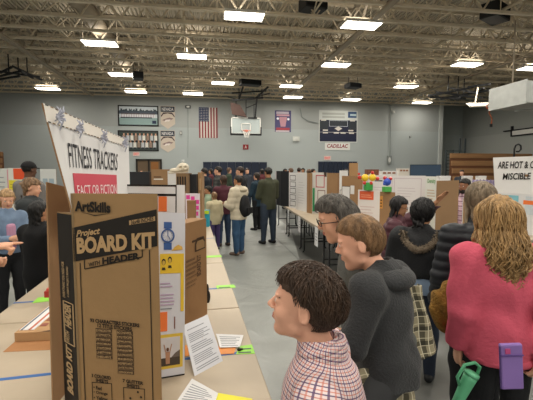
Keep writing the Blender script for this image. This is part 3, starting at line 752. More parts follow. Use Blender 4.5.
# flag hung vertically
q = wq(199, 107.5, 217.5, 138); r, _ = wthing('american_flag', 'american flag hung vertically on the back wall', 'flag', q)
red, wht, blu = mat('#8e3a40', .8), mat('#cfc9c2', .8), mat('#35405e', .8)
def fl(mb):
    for k in range(13):
        v0 = .0; v1 = .54 if k < 7 else 1; q.slab(mb, red if k % 2 == 0 else wht, .02, None, k/13, (k+1)/13, v0, v1)
part('stripes', fl, r); part('canton', lambda mb: q.slab(mb, blu, .02, None, 0, 7/13, .54, 1), r)
def st(mb):
    for i in range(6):
        for j in range(8): u = .045+i*.085; v = .57+j*.053; q.paper(mb, u, v, u+.03, v+.02, wht, .004)
part('stars', st, r)
def team_photo(q, lab, kind):
    r, _ = wthing('team_photo', lab, 'framed photo', q)
    part('photo_frame', lambda mb: (q.slab(mb, blk, .04), q.frame(mb, 0, 0, 1, 1, blk, .03, .02)), r)
    g = random.Random(kind)
    def ph(mb):
        if kind == 1:
            q.paper(mb, .03, .05, .97, .95, mat('#c4ccd2', .6), .005)
            q.paper(mb, .03, .05, .97, .40, mat('#8ba3a2', .6), .006); q.paper(mb, .03, .58, .97, .74, mat('#4a5260', .6), .006)
            for k in range(40):
                u = .04+k*.0232; h = .74+.12*g.random(); q.paper(mb, u, .7, u+.023, h, mat('#3f4a52', .6), .007)
            for k in range(28): u = .08+k*.03; q.paper(mb, u, .42, u+.022, .58, mat('#d8d6d8' if k % 2 else '#b9a8b4', .6), .008); q.paper(mb, u+.004, .56, u+.018, .63, mat('#5b463e', .6), .009)
            q.paper(mb, .06, .38, .84, .43, mat('#2b2f3a', .6), .009); q.paper(mb, .84, .12, .94, .27, mat('#2a3550', .6), .009)
        else:
            q.paper(mb, .03, .05, .97, .95, mat('#3c4644', .6), .005)
            for row, v in ((0, .16), (1, .5)):
                for k in range(9):
                    u = .08+k*.098+row*.03
                    if u > .9: continue
                    q.paper(mb, u, v, u+.075, v+.26, mat(('#dcd9d2', '#8f7a6c', '#b9bcc0')[(k+row) % 3], .6), .007); q.paper(mb, u+.02, v+.25, u+.055, v+.36, mat('#c79a80', .6), .008)
                    q.paper(mb, u+.01, v-.06, u+.065, v+.02, mat('#23262c', .6), .008)
    part('team_picture', ph, r)
team_photo(wq(118, 105.5, 158.5, 126), 'upper framed team photo with a wide outdoor row of players', 1)
team_photo(wq(118, 130.5, 158.5, 151), 'lower framed team photo with two close rows of players', 2)
def pennant(q, lab):
    r, _ = wthing('school_banner', lab, 'banner', q); navy = mat('#3a3f4c', .7)
    uv = [(0, .22), (.5, 0), (1, .22), (1, 1), (0, 1)]
    def cl(mb):
        mb.add([q.at(u, v, .0) for u, v in uv]+[q.at(u, v, -.02) for u, v in uv], [(0, 1, 2, 3, 4), (9, 8, 7, 6, 5)]+[(i, i+5, (i+1) % 5+5, (i+1) % 5) for i in range(5)], mat('#c9bcae', .8))
    part('banner_cloth', cl, r)
    part('banner_band', lambda mb: (q.paper(mb, .02, .74, .98, .98, navy, .004), q.poly(mb, [(.03, .5), (.2, .64), (.5, .68), (.8, .64), (.97, .5), (.97, .58), (.8, .72), (.2, .72), (.03, .58)], mat('#55484a', .7), .005),
        q.poly(mb, [(.1, .38), (.45, .30), (.9, .46), (.6, .5), (.3, .44)], mat('#8f7a78', .7), .005), q.poly(mb, [(.25, .3), (.6, .33), (.7, .42), (.35, .4)], mat('#e2d9d2', .7), .006)), r)
    part('banner_lettering', lambda mb: qtext(mb, q, 'NEVADA', .1, .79, .9, .93, mat('#d8d6d4', .7), .008), r)
pennant(wq(160.5, 106, 175, 129), 'upper pointed school banner right of the upper team photo'); pennant(wq(160.5, 130.5, 175, 152.5), 'lower pointed school banner right of the lower team photo')
q = wq(275, 110.5, 291, 132); r, _ = wthing('wall_poster', 'small blue and red poster with white dots on the back wall', 'poster', q)
part('poster_board', lambda mb: q.slab(mb, mat('#4d4a74', .6), .03), r)
part('poster_design', lambda mb: (q.paper(mb, .08, .84, .86, .95, mat('#b9b0bc', .6), .004), q.paper(mb, .1, .74, .9, .82, mat('#c79aa6', .6), .005), q.poly(mb, [(.35, .25), (.65, .25), (.75, .7), (.25, .7)], mat('#b98a96', .6), .005),
    q.paper(mb, .08, .08, .92, .2, mat('#a0434e', .6), .005), q.paper(mb, .04, .01, .9, .07, mat('#d3c7cc', .6), .005), *[mb.sph(q.at(u, v, .01), (.09, .012, .09), mat('#f0eff4', .6), 10, 6) for u, v in ((.17, .62), (.83, .6))]), r)
# record board
q = wq(319, 110.5, 357.5, 142.5); r, _ = wthing('record_board', 'large navy and white record board on the back wall', 'board', q)
part('board_panel', lambda mb: q.slab(mb, mat('#c9cdca', .6), .06), r); nv = mat('#20243c', .6); gy = mat('#30353c', .6)
def rb(mb):
    q.paper(mb, .02, .03, .98, .70, nv, .004); q.paper(mb, .03, .40, .24, .66, gy, .006); q.paper(mb, .76, .40, .97, .66, gy, .006); q.paper(mb, .28, .52, .72, .67, gy, .006)
    q.frame(mb, .26, .50, .74, .69, mat('#b8bcc0', .6), .01, .008)
    q.poly(mb, [(.4, .44), (.5, .50), (.6, .44), (.5, .36)], wht, .007)
    for u, v in ((.05, .67), (.80, .67), (.1, .36), (.1, .28), (.38, .28), (.56, .28), (.78, .28), (.76, .36)): q.paper(mb, u, v, u+.13, v+.04, wht, .008)
    q.paper(mb, .02, .315, .98, .325, wht, .007); q.paper(mb, .745, .78, .97, .97, mat('#36507a', .6), .006); q.paper(mb, .80, .84, .96, .90, mat('#b8ccd0', .6), .008)
part('record_panels', rb, r)
part('board_lettering', lambda mb: (q.lines(mb, .08, .86, .66, .94, 1, mat('#a9aca8', .6), .006, .8, False), q.lines(mb, .08, .76, .66, .84, 1, mat('#a9aca8', .6), .006, .8, False)), r)
q = wq(325, 143, 350, 150); r, _ = wthing('banner', 'narrow white banner with red lettering under the record board', 'banner', q)
part('banner_cloth', lambda mb: q.slab(mb, mat('#dcdcd8', .7), .02), r); part('banner_lettering', lambda mb: qtext(mb, q, 'CADILLAC', .08, .3, .92, .85, mat('#8e2f3c', .6), .006, .03, .2), r)
# exit signs
def exit_sign(q, lab):
    r, _ = wthing('exit_sign', lab, 'exit sign', q); part('sign_box', lambda mb: q.slab(mb, mat('#d8c4be', .6), .08), r); part('sign_lettering', lambda mb: qtext(mb, q, 'EXIT', .1, .2, .9, .8, mat('#c04038', .5, emit=.6), .006), r)
exit_sign(wq(133, 152, 139.5, 156), 'exit sign above the open doorway below the team photos'); exit_sign(wq(324, 156, 331, 160), 'exit sign under the white banner at the record board')
q = wq(243, 144.5, 248.5, 149.5); r, _ = wthing('warning_sign', 'small red sign on the wall below the basketball hoop', 'sign', q); part('sign_plate', lambda mb: q.slab(mb, mat('#8e2f34', .6), .02), r); part('sign_lettering', lambda mb: qtext(mb, q, 'A', .3, .2, .7, .85, wht, .006), r)
# doorway, navy wall pads, small wall gear
q = wq(136, 159, 161, 172); mb = MB(); q.slab(mb, mat('#55504a', .9), .02); mb.box(*[(q.c[0][0], YW-.02, 0), (q.c[1][0], YW, q.c[2][2])], mat('#6b5a48', .8)); 
for u in (0, .48, .97): mb.box((q.c[0][0]+u*q.w, YW-.07, 0), (q.c[0][0]+u*q.w+.12, YW-.02, q.c[2][2]), mat('#2b2723', .6))
mb.box((q.c[0][0], YW-.07, q.c[2][2]-.12), (q.c[1][0], YW-.02, q.c[2][2]), mat('#2b2723', .6)); mb.box((q.c[0][0]+.6*q.w, YW-.05, .0), (q.c[0][0]+.9*q.w, YW-.02, q.c[2][2]-.2), mat('#8f5f33', .6)); struct(mb.build('door_1'))
navy = mat('#20283a', .6)
for x0, y0, x1, lab in ((203, 162.5, 267, 'navy padding along the back wall behind the standing visitors'), (318, 162, 357, 'navy padding on the back wall under the exit sign')):
    a = W(x0, 165, YW); b_ = W(x1, 165, YW); top = W((x0+x1)/2, y0, YW)[2]; r = thing('wall_pad', lab, 'wall padding', ((a[0]+b_[0])/2, YW, .1)); mb = MB(); n = 8; w = (b_[0]-a[0])/n
    for i in range(n): mb.box((-(b_[0]-a[0])/2+i*w+.01, -.06, 0), (-(b_[0]-a[0])/2+(i+1)*w-.01, 0, top-.1), navy)
    mb.build('padding', r, bevel=.02)
    mb = MB(); mb.box((-(b_[0]-a[0])/2, -.065, top-.1), ((b_[0]-a[0])/2, 0, top-.06), mat('#454c5c', .6)); mb.build('top_rail', r)
def small(name, lab, cat, px, py, w, h, col, dep=.1, Y=YW):
    c = W(px, py, Y); mb = MB(); mb.box((-w/2, -dep, -h/2), (w/2, 0, h/2), mat(col, .5)); mb.sph((0, -dep, 0), (w*.3, .03, h*.3), mat('#d0d0cc', .4)); o = mb.build(name); o.location = c; tag(o, lab, cat); return o
small('electrical_box', 'grey electrical box at the foot of the conduit on the back wall', 'electrical box', 389, 160, .35, .65, '#8a908e')
small('alarm_speaker', 'small grey alarm box high between banners and flag', 'alarm', 188, 107, .4, .2, '#55595a')
small('thermostat', 'pair of tiny grey boxes on the wall below the flag', 'thermostat', 181, 133, .16, .3, '#8a8c8a')
small('wall_bell', 'small white and grey emergency light left of the record board', 'emergency light', 296, 139, .5, .35, '#c8cac4')
small('hook', 'small dark hook on the right part of the back wall', 'hook', 410, 137, .12, .12, '#55595a')
small('camera_dome', 'small bright camera dome high on the conduit', 'camera', 393.5, 112, .16, .16, '#e8e8e4')
small('outlet_box', 'small white outlet box right of the skull', 'outlet', 183, 161, .2, .2, '#c8ccca')
def wtube(name, lab, cat, pts, rad, col, Y=YW):
    mb = MB(); mb.tube([W(x, y, Y-.05) for x, y in pts], rad, mat(col, .6), 6); tag(mb.build(name), lab, cat)
wtube('conduit', 'thin vertical conduit running down the back wall right of the record board', 'conduit', [(391, 106), (390.5, 130), (390, 157)], .035, '#8c9391')
wtube('conduit', 'short vertical conduit between the school banners and the flag', 'conduit', [(188, 108), (188, 158)], .02, '#98a09e')
wtube('cable', 'drooping grey cable left of the record board', 'cable', [(300, 108), (302, 117), (308, 121), (318, 123)], .03, '#8c9391')
mb = MB(); a = W(440.5, 150, YB-.15); mb.box((a[0]-.12, YB-.12, 0), (a[0]+.16, YB, ZW), mat('#c3c8c6', .7)); struct(mb.build('trim_1'))
# right wall gear
rr_ = ray(523, 132); c = CAM+rr_*((XR-.06)/rr_[0]); r = thing('wall_shelf_bar', 'white bar with black rails on the right wall below the duct', 'bar', tuple(c))
mb = MB(); mb.box((-.05, -2.6, -.15), (.05, .9, .15), whm); mb.build('bar_panel', r)
for z in (-.2, .2): mb = MB(); mb.box((-.07, -2.6, z-.04), (.06, .95, z+.04), blk); mb.build('black_rail', r)
mb = MB(); mb.box((-.1, .9, -.24), (.06, 1.0, .5), blk); mb.box((-.1, .9, .16), (.06, 1.7, .24), blk); mb.build('wall_arm', r)
c = P(514, 157, 14); mb = MB(); pts = [(0, 0, -.5), (0, 0, .3), (.05, 0, .42), (.16, 0, .47), (.26, 0, .40), (.27, 0, .28), (.19, 0, .2), (.08, 0, .2)]; mb.tube(pts, .03, blk, 8); o = mb.build('hooked_pole', None, True); o.location = c; tag(o, 'black hooked pole rising behind the ARE HOT header', 'pole')
mb = MB(); mb.box((-.1, -.1, -c[2]), (.1, .1, -c[2]+.06), blk); mb.bar((0, 0, -c[2]), (0, 0, -.45), .05, blk); o2 = mb.build('pole_base', o)
# bleachers
wood = mat('#96704c', .55, .15, 3, .1, 10, stretch=(.3, .3, 4)); woodd = mat('#6f4a33', .7)
def bleacher(lab, a, b_, dep, rows, z0, z1, xs):
    r = thing('bleachers', lab, 'bleachers', a); L = b_; mb = MB(); dz = (z1-z0)/rows
    for i in range(rows): mb.box((0, i*dep, z0+i*dz+dz*.25), (L, i*dep+dep, z0+i*dz+dz*.9), wood)
    mb.build('seat_boards', r, bevel=.01); mb = MB()
    for i in range(rows): mb.box((0, i*dep+.05, 0), (L, i*dep+dep*.9, z0+i*dz+dz*.3), woodd)
    mb.build('risers', r)
    return r
a = P(455, 172, 24.5); bleacher('wooden bleachers folded against the wall behind the ARE HOT header', (a[0], a[1], 0), 21.7-a[0], .12, 5, .3, 2.75, 0)
r = thing('bleachers', 'wooden bleachers folded at the left end of the back wall', 'bleachers', (-16.9, 26.9, 0)); mb = MB()
for i in range(6): mb.box((0, i*.1, .4+i*.42), (3.9+.0*i, i*.1+.3, .7+i*.42), wood)
mb.build('seat_boards', r, bevel=.01); mb = MB(); mb.box((0, .2, 0), (3.85, .95, 2.75), woodd); mb.build('risers', r)
c = P(453, 152, 26.5); r = thing('guard_rail', 'dark slatted bleacher rail in the corner right of the column', 'rail', (c[0], c[1], 0)); mb = MB()
for x in (-.5, 0, .5, .9): mb.bar((x, 0, 0), (x, 0, 3.0+.8*(x > .4)), .08, mat('#3f474a', .5))
mb.build('post', r); mb = MB()
for z in np.arange(1.6, 3.0, .22): mb.bar((-.55, 0, z), (.95, 0, z), .06, mat('#4a5254', .5))
mb.build('slats', r)
# ------------------------------------------------------------------ table rows
TZ = .74
def up(v): return np.array((0, 0, float(v)))
def flat(p, z=None): p = np.array(p, float); p[2] = TZ if z is None else z; return p
class Row:
    """s metres along the row, t metres across (0 = the edge on the aisle)"""
    def __init__(s, a, b, left): a = flat(a); b = flat(b); s.o = a; s.d = nrm(b-a); s.n = np.array((-s.d[1], s.d[0], 0))*(1 if left else -1); s.left = left
    def at(s, k, t, z=0.): p = s.o+s.d*k+s.n*t; p[2] = z; return p
    def s_of(s, Y): return (Y-s.o[1])/s.d[1]
topm = mat('#ab9d89', .45, .04, 5, .04, 30); edgem = mat('#8d8578', .6); legm = mat('#1b1c1e', .4)
def table(row, s0, L, t0, wd, label, group, legs=True):
    c = row.at(s0+L/2, t0+wd/2); ang = math.atan2(row.d[1], row.d[0])
    r = thing('folding_table', label, 'table', tuple(c), ang, group)
    mb = MB(); mb.box((-L/2+.004, -wd/2+.003, TZ-.035), (L/2-.004, wd/2-.003, TZ), topm); mb.build('tabletop', r, bevel=.006)
    mb = MB(); mb.box((-L/2+.003, -wd/2, TZ-.045), (L/2-.003, wd/2, TZ-.012), edgem); mb.build('edge_band', r)
    for sx in (-1, 1):
        for sy in (-1, 1):
            x = sx*(L/2-.16); y = sy*(wd/2-.10); mb = MB()
            mb.tube([(x, y, TZ-.04), (x, y, .05), (x, y+sy*.03, .012)], .014, legm, 8); mb.build('leg', r, True)
        mb = MB(); mb.tube([(sx*(L/2-.16), -wd/2+.1, .22), (sx*(L/2-.16), wd/2-.1, .22)], .012, legm, 6); mb.tube([(sx*(L/2-.16), 0, .22), (sx*(L/2-.55), 0, TZ-.05)], .010, legm, 6); mb.build('brace', r, True)
    return r
RL = Row(G(273, 400, TZ), G(210, 225, TZ), True); RR = Row(G(312.5, 223.5, TZ), G(276, 201, TZ), False)
y0 = 1.19; k = 0
while y0 < 7.0:
    s0 = RL.s_of(y0)
    for t in (0, .735): table(RL, s0, 1.22, t, .73, 'beige folding table in the left row, '+['aisle side, ', 'far side, '][t > 0]+['nearest the camera', 'second from the camera', 'third from the camera', 'fourth from the camera', 'fifth and last'][k], 'beige folding tables in the left row')
    y0 += 1.222; k += 1
ys = 3.75; k = 0
while ys < 10.4:
    s0 = RR.s_of(ys)
    for t in (0, .70): table(RR, s0, 1.82, t, .695, 'beige folding table in the right row, '+['aisle side, ', 'back side, '][t > 0]+['nearest the camera', 'second from the camera', 'third from the camera', 'farthest one'][k], 'beige folding tables in the right row')
    ys += 1.825; k += 1
# third row on the right and one row far left
RB = Row((3.62, 4.25, 0), (4.0, 12, 0), False); 
for k in range(4): table(RB, k*1.83, 1.82, 0, .76, 'beige folding table of the rightmost row, '+['under the ARE HOT board', 'behind the first of its row', 'third of its row', 'last of its row'][k], 'tables of the rightmost row')
RF = Row((-3.3, 6.8, 0), (-3.2, 12, 0), True)
for k in range(3): table(RF, k*1.83, 1.82, 0, .76, 'folding table of the far left row, '+['nearest under the white and orange board', 'in the middle', 'farthest'][k], 'tables of the far left row')
# tape and stickers on the left tables
tape = mat('#2f5f9e', .5); grn = mat('#8fd04a', .5)
def strip(name, lab, cat, a, b, w, m, grp=None, z=TZ):
    a = flat(a, z+.001); b = flat(b, z+.001); mb = MB(); d = nrm(b-a); n = np.array((-d[1], d[0], 0))*w/2
    v = [a-n, b-n, b+n, a+n]; mb.add(v+[p-up(.001) for p in v], [(0, 1, 2, 3), (7, 6, 5, 4), (0, 4, 5, 1), (1, 5, 6, 2), (2, 6, 7, 3), (3, 7, 4, 0)], m)
    o = mb.build(name, center=True); tag(o, lab, cat, grp); return o
for Y, lab in ((1.80, 'nearest blue tape line across the left tables, by the sheets of paper'), (2.84, 'second blue tape line across the left tables'), (3.9, 'third thin blue tape line across the left tables'), (4.98, 'farthest blue tape line across the left tables')):
    s0 = RL.s_of(Y)
    strip('tape_strip', lab, 'tape', RL.at(s0, .005), RL.at(s0-.03, .73), .022, tape, 'blue tape lines on the left tables'); strip('tape_strip', lab+', far half', 'tape', RL.at(s0-.03, .74), RL.at(s0-.06, 1.46), .022, tape, 'blue tape lines on the left tables')
def sheet(name, lab, cat, pts, m, z=TZ+.002, grp=None, ink=None, rows=8):
    c = [G(x, y, z) for x, y in pts]; q = Quad(*c); mb = MB(); q.slab(mb, m, .0015); 
    ctr = sum(c)/4
    r = thing(name, lab, cat, tuple(ctr), 0, grp); o = mb.build('paper', r); rel(o, r)
    if ink: mb = MB(); q.lines(mb, .1, .1, .9, .9, rows, ink, .0008, .3); o = mb.build('printing', r); rel(o, r)
    return r
paperw = mat('#d9d9da', .6); ink = mat('#8f9298', .7); inkd = mat('#55585e', .7)
sheet('place_label', 'bright green place label by the nearest tape line at the aisle edge', 'label', [(236, 354), (255, 353.5), (252, 344.5), (240, 346)], grn, grp='green place labels on the left tables', ink=inkd, rows=2)
sheet('place_label', 'green place label at the second tape line of the left row', 'label', [(217, 288.5), (236, 287.5), (234, 284.6), (216, 285.6)], grn, grp='green place labels on the left tables', ink=inkd, rows=1)
sheet('place_label', 'small green place label farther along the left row', 'label', [(206, 257.6), (222, 256.8), (221, 255), (206, 255.8)], grn, grp='green place labels on the left tables')
sheet('place_label', 'green place label behind the flat cardboard box at the left', 'label', [(32, 303), (54, 300.5), (56, 296), (38, 297.5)], grn, grp='green place labels on the left tables')
sheet('paper_sheet', 'white ruled sheet lying on orange folder beside the green label', 'paper', [(220, 347.5), (240, 346.8), (243.5, 335), (216, 333.8)], paperw, TZ+.008, ink=ink, rows=6)
sheet('folder', 'orange folder under the white ruled sheet', 'folder', [(184, 356), (234, 353.5), (236, 347), (184, 345)], mat('#d98b4a', .6), TZ+.003)
sheet('paper_sheet', 'white curled sheet at the bottom edge of the view by the tilted sheet', 'paper', [(172, 408), (214, 406), (218, 393), (192, 378.5)], paperw, TZ+.006, ink=ink, rows=9)
sheet('paper_sheet', 'yellow sheet at the bottom edge of the view', 'paper', [(206, 412), (256, 412), (252, 398.5), (213, 392)], mat('#e0d83e', .6), TZ+.003)
mb = MB(); c = G(239.5, 351, TZ); mb.sph((0, 0, .008), (.012, .008, .008), mat('#2c3420', .5)); mb.sph((.012, .006, .006), (.007, .006, .006), mat('#4c5a28', .5)); o = mb.build('clip'); o.location = c; tag(o, 'tiny dark clip on the nearest green label', 'clip')
# sheet standing tilted on the table
q = Quad(P(195, 377.5, 1.645), P(223, 361, 1.78), P(207.6, 314.5, 1.90), P(183, 325.5, 1.78)); c = q.c[0]
r = thing('standing_sheet', 'printed white sheet standing tilted against the small brown box on the table', 'paper', tuple(c)); mb = MB(); q.slab(mb, mat('#cfd0d6', .5), .003); rel(mb.build('sheet'), r)
def pr(mb):
    for v0, v1, n in ((.86, .90, 1), (.62, .80, 5), (.42, .58, 4), (.2, .38, 5), (.08, .16, 2)): q.lines(mb, .1, v0, .92, v1, n, ink, .001, .45)
mb = MB(); pr(mb); rel(mb.build('printing'), r); mb = MB(); m_ = q.at(.5, .62); bs = flat(q.at(.5, 1.)+np.array((.02, .06, 0)), TZ); mb.bar(m_-q.n*.004*np.sign(q.n@(CAM-m_)), bs, .025, mat('#b0946c', .8), .003); rel(mb.build('prop'), r)
# ------------------------------------------------------------------ board kit carton (foreground)
kraft = mat('#8f714d', .75, .05, 7, .06, 30); kraftd = mat('#7f694c', .8, .06, 6, .05, 25); kink = mat('#1d1814', .6); kw = mat('#a98a63', .7)
def carton(name, lab, A, B, V, z0, z1, zs, face, sideart=None, leftside=True, mt=None):
    """front face A->B on the floor plan, depth vector V; zs = top of the body, z1 = top of the front flap"""
    m = mt or kraft; r = thing(name, lab, 'box', (A[0], A[1], z0)); A = flat(A, 0); B = flat(B, 0); V = np.array((V[0], V[1], 0.))
    mb = MB(); b = [A, B, B+V, A+V]; v = [p+up(z0) for p in b]+[p+up(zs) for p in b]
    mb.add(v, [(3, 2, 1, 0), (4, 5, 6, 7), (0, 1, 5, 4), (1, 2, 6, 5), (2, 3, 7, 6), (3, 0, 4, 7)], m); rel(mb.build('carton_body'), r)
    q = Quad(A+up(z0), B+up(z0), B+up(z1), A+up(z1))
    if (q.n@(CAM-q.c[0])) < 0: q.n = -q.n
    mb = MB(); q.slab(mb, m, .004, None, 0, 1, 0, 1, .002); rel(mb.build('front_panel'), r)
    mb = MB(); face(mb, q); 
    if mb.v: rel(mb.build('printing'), r)
    qs = Quad(A+V+up(z0), A+up(z0), A+up(zs), A+V+up(zs)) if leftside else Quad(B+up(z0), B+V+up(z0), B+V+up(zs), B+up(zs))
    if (qs.n@(CAM-qs.c[0])) < 0: qs.n = -qs.n
    if sideart: mb = MB(); sideart(mb, qs); rel(mb.build('side_printing'), r)
    return r, q, qs
zt = P(73, 193, 1.33)[2]; A = flat(P(73.5, 250, 1.33)); B = flat(P(158.5, 250, 1.29)); C_ = flat(P(58.8, 250, 1.40)); V = C_-A
def kitface(mb, q):
    Y = lambda y: 1-(y-193)/((419+4)-193)                      # picture rows down the face
    U = lambda x: (x-73)/85.5
    N = .004; T = lambda t, x0, y1, x1, y0_, **k: qtext(mb, q, t, U(x0), Y(y1), U(x1), Y(y0_), k.pop('m', kink), k.pop('n', .006), k.pop('b', .02), k.pop('sh', 0), k.pop('sk', 0))
    q.poly(mb, [(U(73.5), Y(261)), (U(158), Y(243)), (U(158), Y(207.5)), (U(73.5), Y(227))], kink, N)
    q.poly(mb, [(.0, 0), (.028, 0), (.028, 1), (.0, 1)], kraftd, N)
    T('ArtSkills', 77, 210.5, 113, 200, b=.045, sk=-.006); q.poly(mb, [(U(82), Y(211)), (U(97), Y(214)), (U(112), Y(212)), (U(97), Y(215))], kink, N)
    T('Project', 77.5, 238, 102, 229.5, m=kw, b=.03, sh=.3, sk=.016); T('BOARD KIT', 77.5, 253, 156, 236.5, m=kw, b=.05, sk=.033)
    q.poly(mb, [(U(131), Y(223.2)), (U(156.5), Y(218.6)), (U(156.5), Y(214.2)), (U(131), Y(218.8))], kw, .005); T('36x48 INCHES', 133, 222.6, 155, 218.6, sk=.0185, n=.007)
    # WITH HEADER plate
    for a, b in (((84.5, 258), (84.5, 268)), ((84.5, 268), (143, 254)), ((143, 254), (143, 245))):
        n_ = np.array((b[1]-a[1], -(b[0]-a[0])), float); n_ = n_/np.linalg.norm(n_)*.55
        q.poly(mb, [(U(a[0]-n_[0]), Y(a[1]-n_[1])), (U(b[0]-n_[0]), Y(b[1]-n_[1])), (U(b[0]+n_[0]), Y(b[1]+n_[1])), (U(a[0]+n_[0]), Y(a[1]+n_[1]))], kink, N)
    T('WITH', 89, 265.8, 100.5, 261.5, sk=.013, b=.03); T('HEADER', 103, 262.6, 140.5, 255.8, sk=.028, b=.05)
    for x in (79.5, 149.6): q.poly(mb, [(U(x), 0), (U(x+1), 0), (U(x+1), Y(262 if x < 100 else 247)), (U(x), Y(262 if x < 100 else 247))], kink, N)
    T('93 CHARACTERS STICKERS', 88.5, 321.5, 138.5, 317.5, sk=-.012, b=.04); T('12 TITLE STICKERS', 96, 326.2, 131, 322.2, sk=-.010, b=.04)
    for x0, x1, ya, yb, sd in ((93.5, 110, 327.5, 362, 1), (115, 131.5, 328.5, 374, 2)):
        g = random.Random(sd); n = int((yb-ya)/4.5)
        for i in range(n):
            y = ya+i*4.5
            q.poly(mb, [(U(x0), Y(y+4)), (U(x1), Y(y+4.3)), (U(x1), Y(y+.3)), (U(x0), Y(y))], mat('#453627', .7), N)
            T(''.join(g.choice('ABCDEFGHKLMNPRSTUVXYZ23489') for _ in range(9)), x0+.7, y+3.4, x1-.7, y+.8, m=mat('#9a7c58', .7), b=.03)
    T('3 COLORED', 88, 378.6, 108, 375, sk=-.006, b=.04); T('SHEETS', 92, 383, 105, 379.4, sk=-.005, b=.04); T('7 GLITTER', 120, 381.6, 141, 378, sk=-.006, b=.04); T('SHEETS', 124, 386, 137, 382.4, sk=-.005, b=.04)
    for x0, x1, y in ((87.5, 108.5, 384), (120, 142, 387)):
        for a in ((x0, y, x1, y+.7), (x0, y, x0+.7, 423), (x1-.7, y, x1, 423)): q.poly(mb, [(U(a[0]), max(0, Y(a[3]))), (U(a[2]), max(0, Y(a[3]))), (U(a[2]), Y(a[1])), (U(a[0]), Y(a[1]))], kink, N)
    for i, t in enumerate(('\u2022 Red', '\u2022 Orange', '\u2022 Yellow', '\u2022 Green')): T(t, 89.5, 391+i*5.4, (98, 104, 104, 102)[i], 387+i*5.4, sk=-.004, b=.03)
    for x, y in ((135, 391), (138, 396), (127, 398)): q.poly(mb, [(U(x), Y(y-1.5)), (U(x+1.2), Y(y)), (U(x), Y(y+1.5)), (U(x-1.2), Y(y))], kink, N)
def kitside(mb, q):
    q.paper(mb, .02, .0, .98, .995, kink, .002); m = mat('#a58a66', .7)
    H_ = 1/(423-211.)
    Y = lambda y: 1-(y-211)*H_
    qtext(mb, q, 'BOARD KIT', .30, Y(403), .72, Y(350), m, .005, .05, .2, mode='v')
    qtext(mb, q, 'HEADER', .32, Y(331), .76, Y(306), m, .005, .05, .2, mode='v'); qtext(mb, q, 'WITH', .32, Y(347), .6, Y(335), m, .005, .03, .2, mode='v')
    for a in ((.2, Y(349), .26, Y(304)), (.84, Y(349), .90, Y(304)), (.2, Y(304.6), .9, Y(304)), (.2, Y(349), .9, Y(348.4))): q.paper(mb, *a, m, .004)
    qtext(mb, q, 'EVERYTHING YOU NEED FOR', .25, Y(300), .42, Y(262), m, .005, .02, mode='v'); qtext(mb, q, 'A GREAT PROJECT BOARD', .55, Y(298), .72, Y(266), m, .005, .02, mode='v')
r, q, qs = carton('board_kit_box', 'tall brown BOARD KIT carton standing on the left tables in the foreground', A, B, V, TZ, zt, P(59, 211.5, 1.40)[2], kitface, kitside)
# ------------------------------------------------------------------ the fitness tracker trifold behind it
wbd = mat('#d9d8d8', .7, .02, 5); brn = mat('#967554', .8, .04, 5, .05, 30)
_a, _b, _d = P(73, 213, 1.318), P(131, 222, 1.84), P(43, 103, 1.22)
HD = Quad(_a, _b, planar(_a, _b, (128.5, 140), _d), _d)
HD.n = HD.n*np.sign(HD.n@(CAM-HD.c[0]))
base = flat(HD.at(.5, 0)); r = thing('project_board', 'white FITNESS TRACKERS project board with a tall leaning header behind the board kit carton', 'project board', tuple(base))
def tp(name, fn, root=None, parent=None):
    mb = MB(); fn(mb); o = mb.build(name); rel(o, root if root is not None else r)
    if parent is not None: o.parent = parent
    return o
hd = tp('header', lambda mb: HD.slab(mb, wbd, .006, brn))
QB = subq(HD, (46.5, 122), (125.5, 146.5), (128.3, 140.5), (43.3, 103.4))
tp('header_border', lambda mb: QB.slab(mb, mat('#ded8cf', .6), .001, None, 0, 1, 0, 1, .0015), parent=hd)
for v_0 in (.93, .0):
    tp('dashed_trim', lambda mb: [QB.paper(mb, u, v_0+.01, u+.021, v_0+.06, (kink, mat('#8a6f4e', .6), mat('#6b5648', .6))[i % 3], .003) for i, u in enumerate(np.arange(.01, .98, .04))], parent=hd)
silv = mat('#a9abb9', .4, metal=.3)
for x, y, sc_ in ((57, 117.5, 1.), (77, 128.5, .85), (101.5, 138, .95), (123, 143.5, .95)):
    def rib(mb):
        c = onplane(HD, x, y, .01)
        for k in range(10):
            a = 2*PI*k/10+.3; L = (.026 if k % 2 else .018)*sc_
            e = c+UP*L*math.sin(a)*1.7+RT*L*math.cos(a)*.75+HD.n*.010; mb.tube([c, (c+e)/2+HD.n*.012, e], [.0045, .004, .002], silv, 5)
        mb.sph(c+HD.n*.004, .008, silv)
    tp('ribbon_star', rib, parent=hd)
QT = subq(HD, (69.4, 167.5), (117, 170.5), (117.5, 154), (67, 142.5)); tp('header_lettering', lambda mb: qtext(mb, QT, 'FITNESS TRACKERS', 0, 0, 1, 1, mat('#2a2a30', .6), .002, .004), parent=hd)
QR = subq(HD, (76, 206), (117, 204), (116, 175), (72.3, 173.2)); pk = mat('#c44a5a', .6)
pst = tp('red_poster', lambda mb: QR.slab(mb, pk, .0015, None, 0, 1, 0, 1, .003), parent=hd)
QF = subq(HD, (75.5, 195.5), (116, 193.5), (115.5, 184.5), (74, 185.5)); tp('poster_lettering', lambda mb: qtext(mb, QF, 'FACT OR FICTION', .03, 0, .99, 1, mat('#ead9da', .6), .005, .0), parent=hd)
# left wing: brown back faces the camera
ql = Quad(flat(P(53, 400, 1.42)), flat(P(72, 400, 1.58)), P(70, 188, 1.58), P(47, 182, 1.42)); ql.n *= np.sign(ql.n@(CAM-ql.c[0])); tp('left_wing', lambda mb: ql.slab(mb, brn, .005, brn))
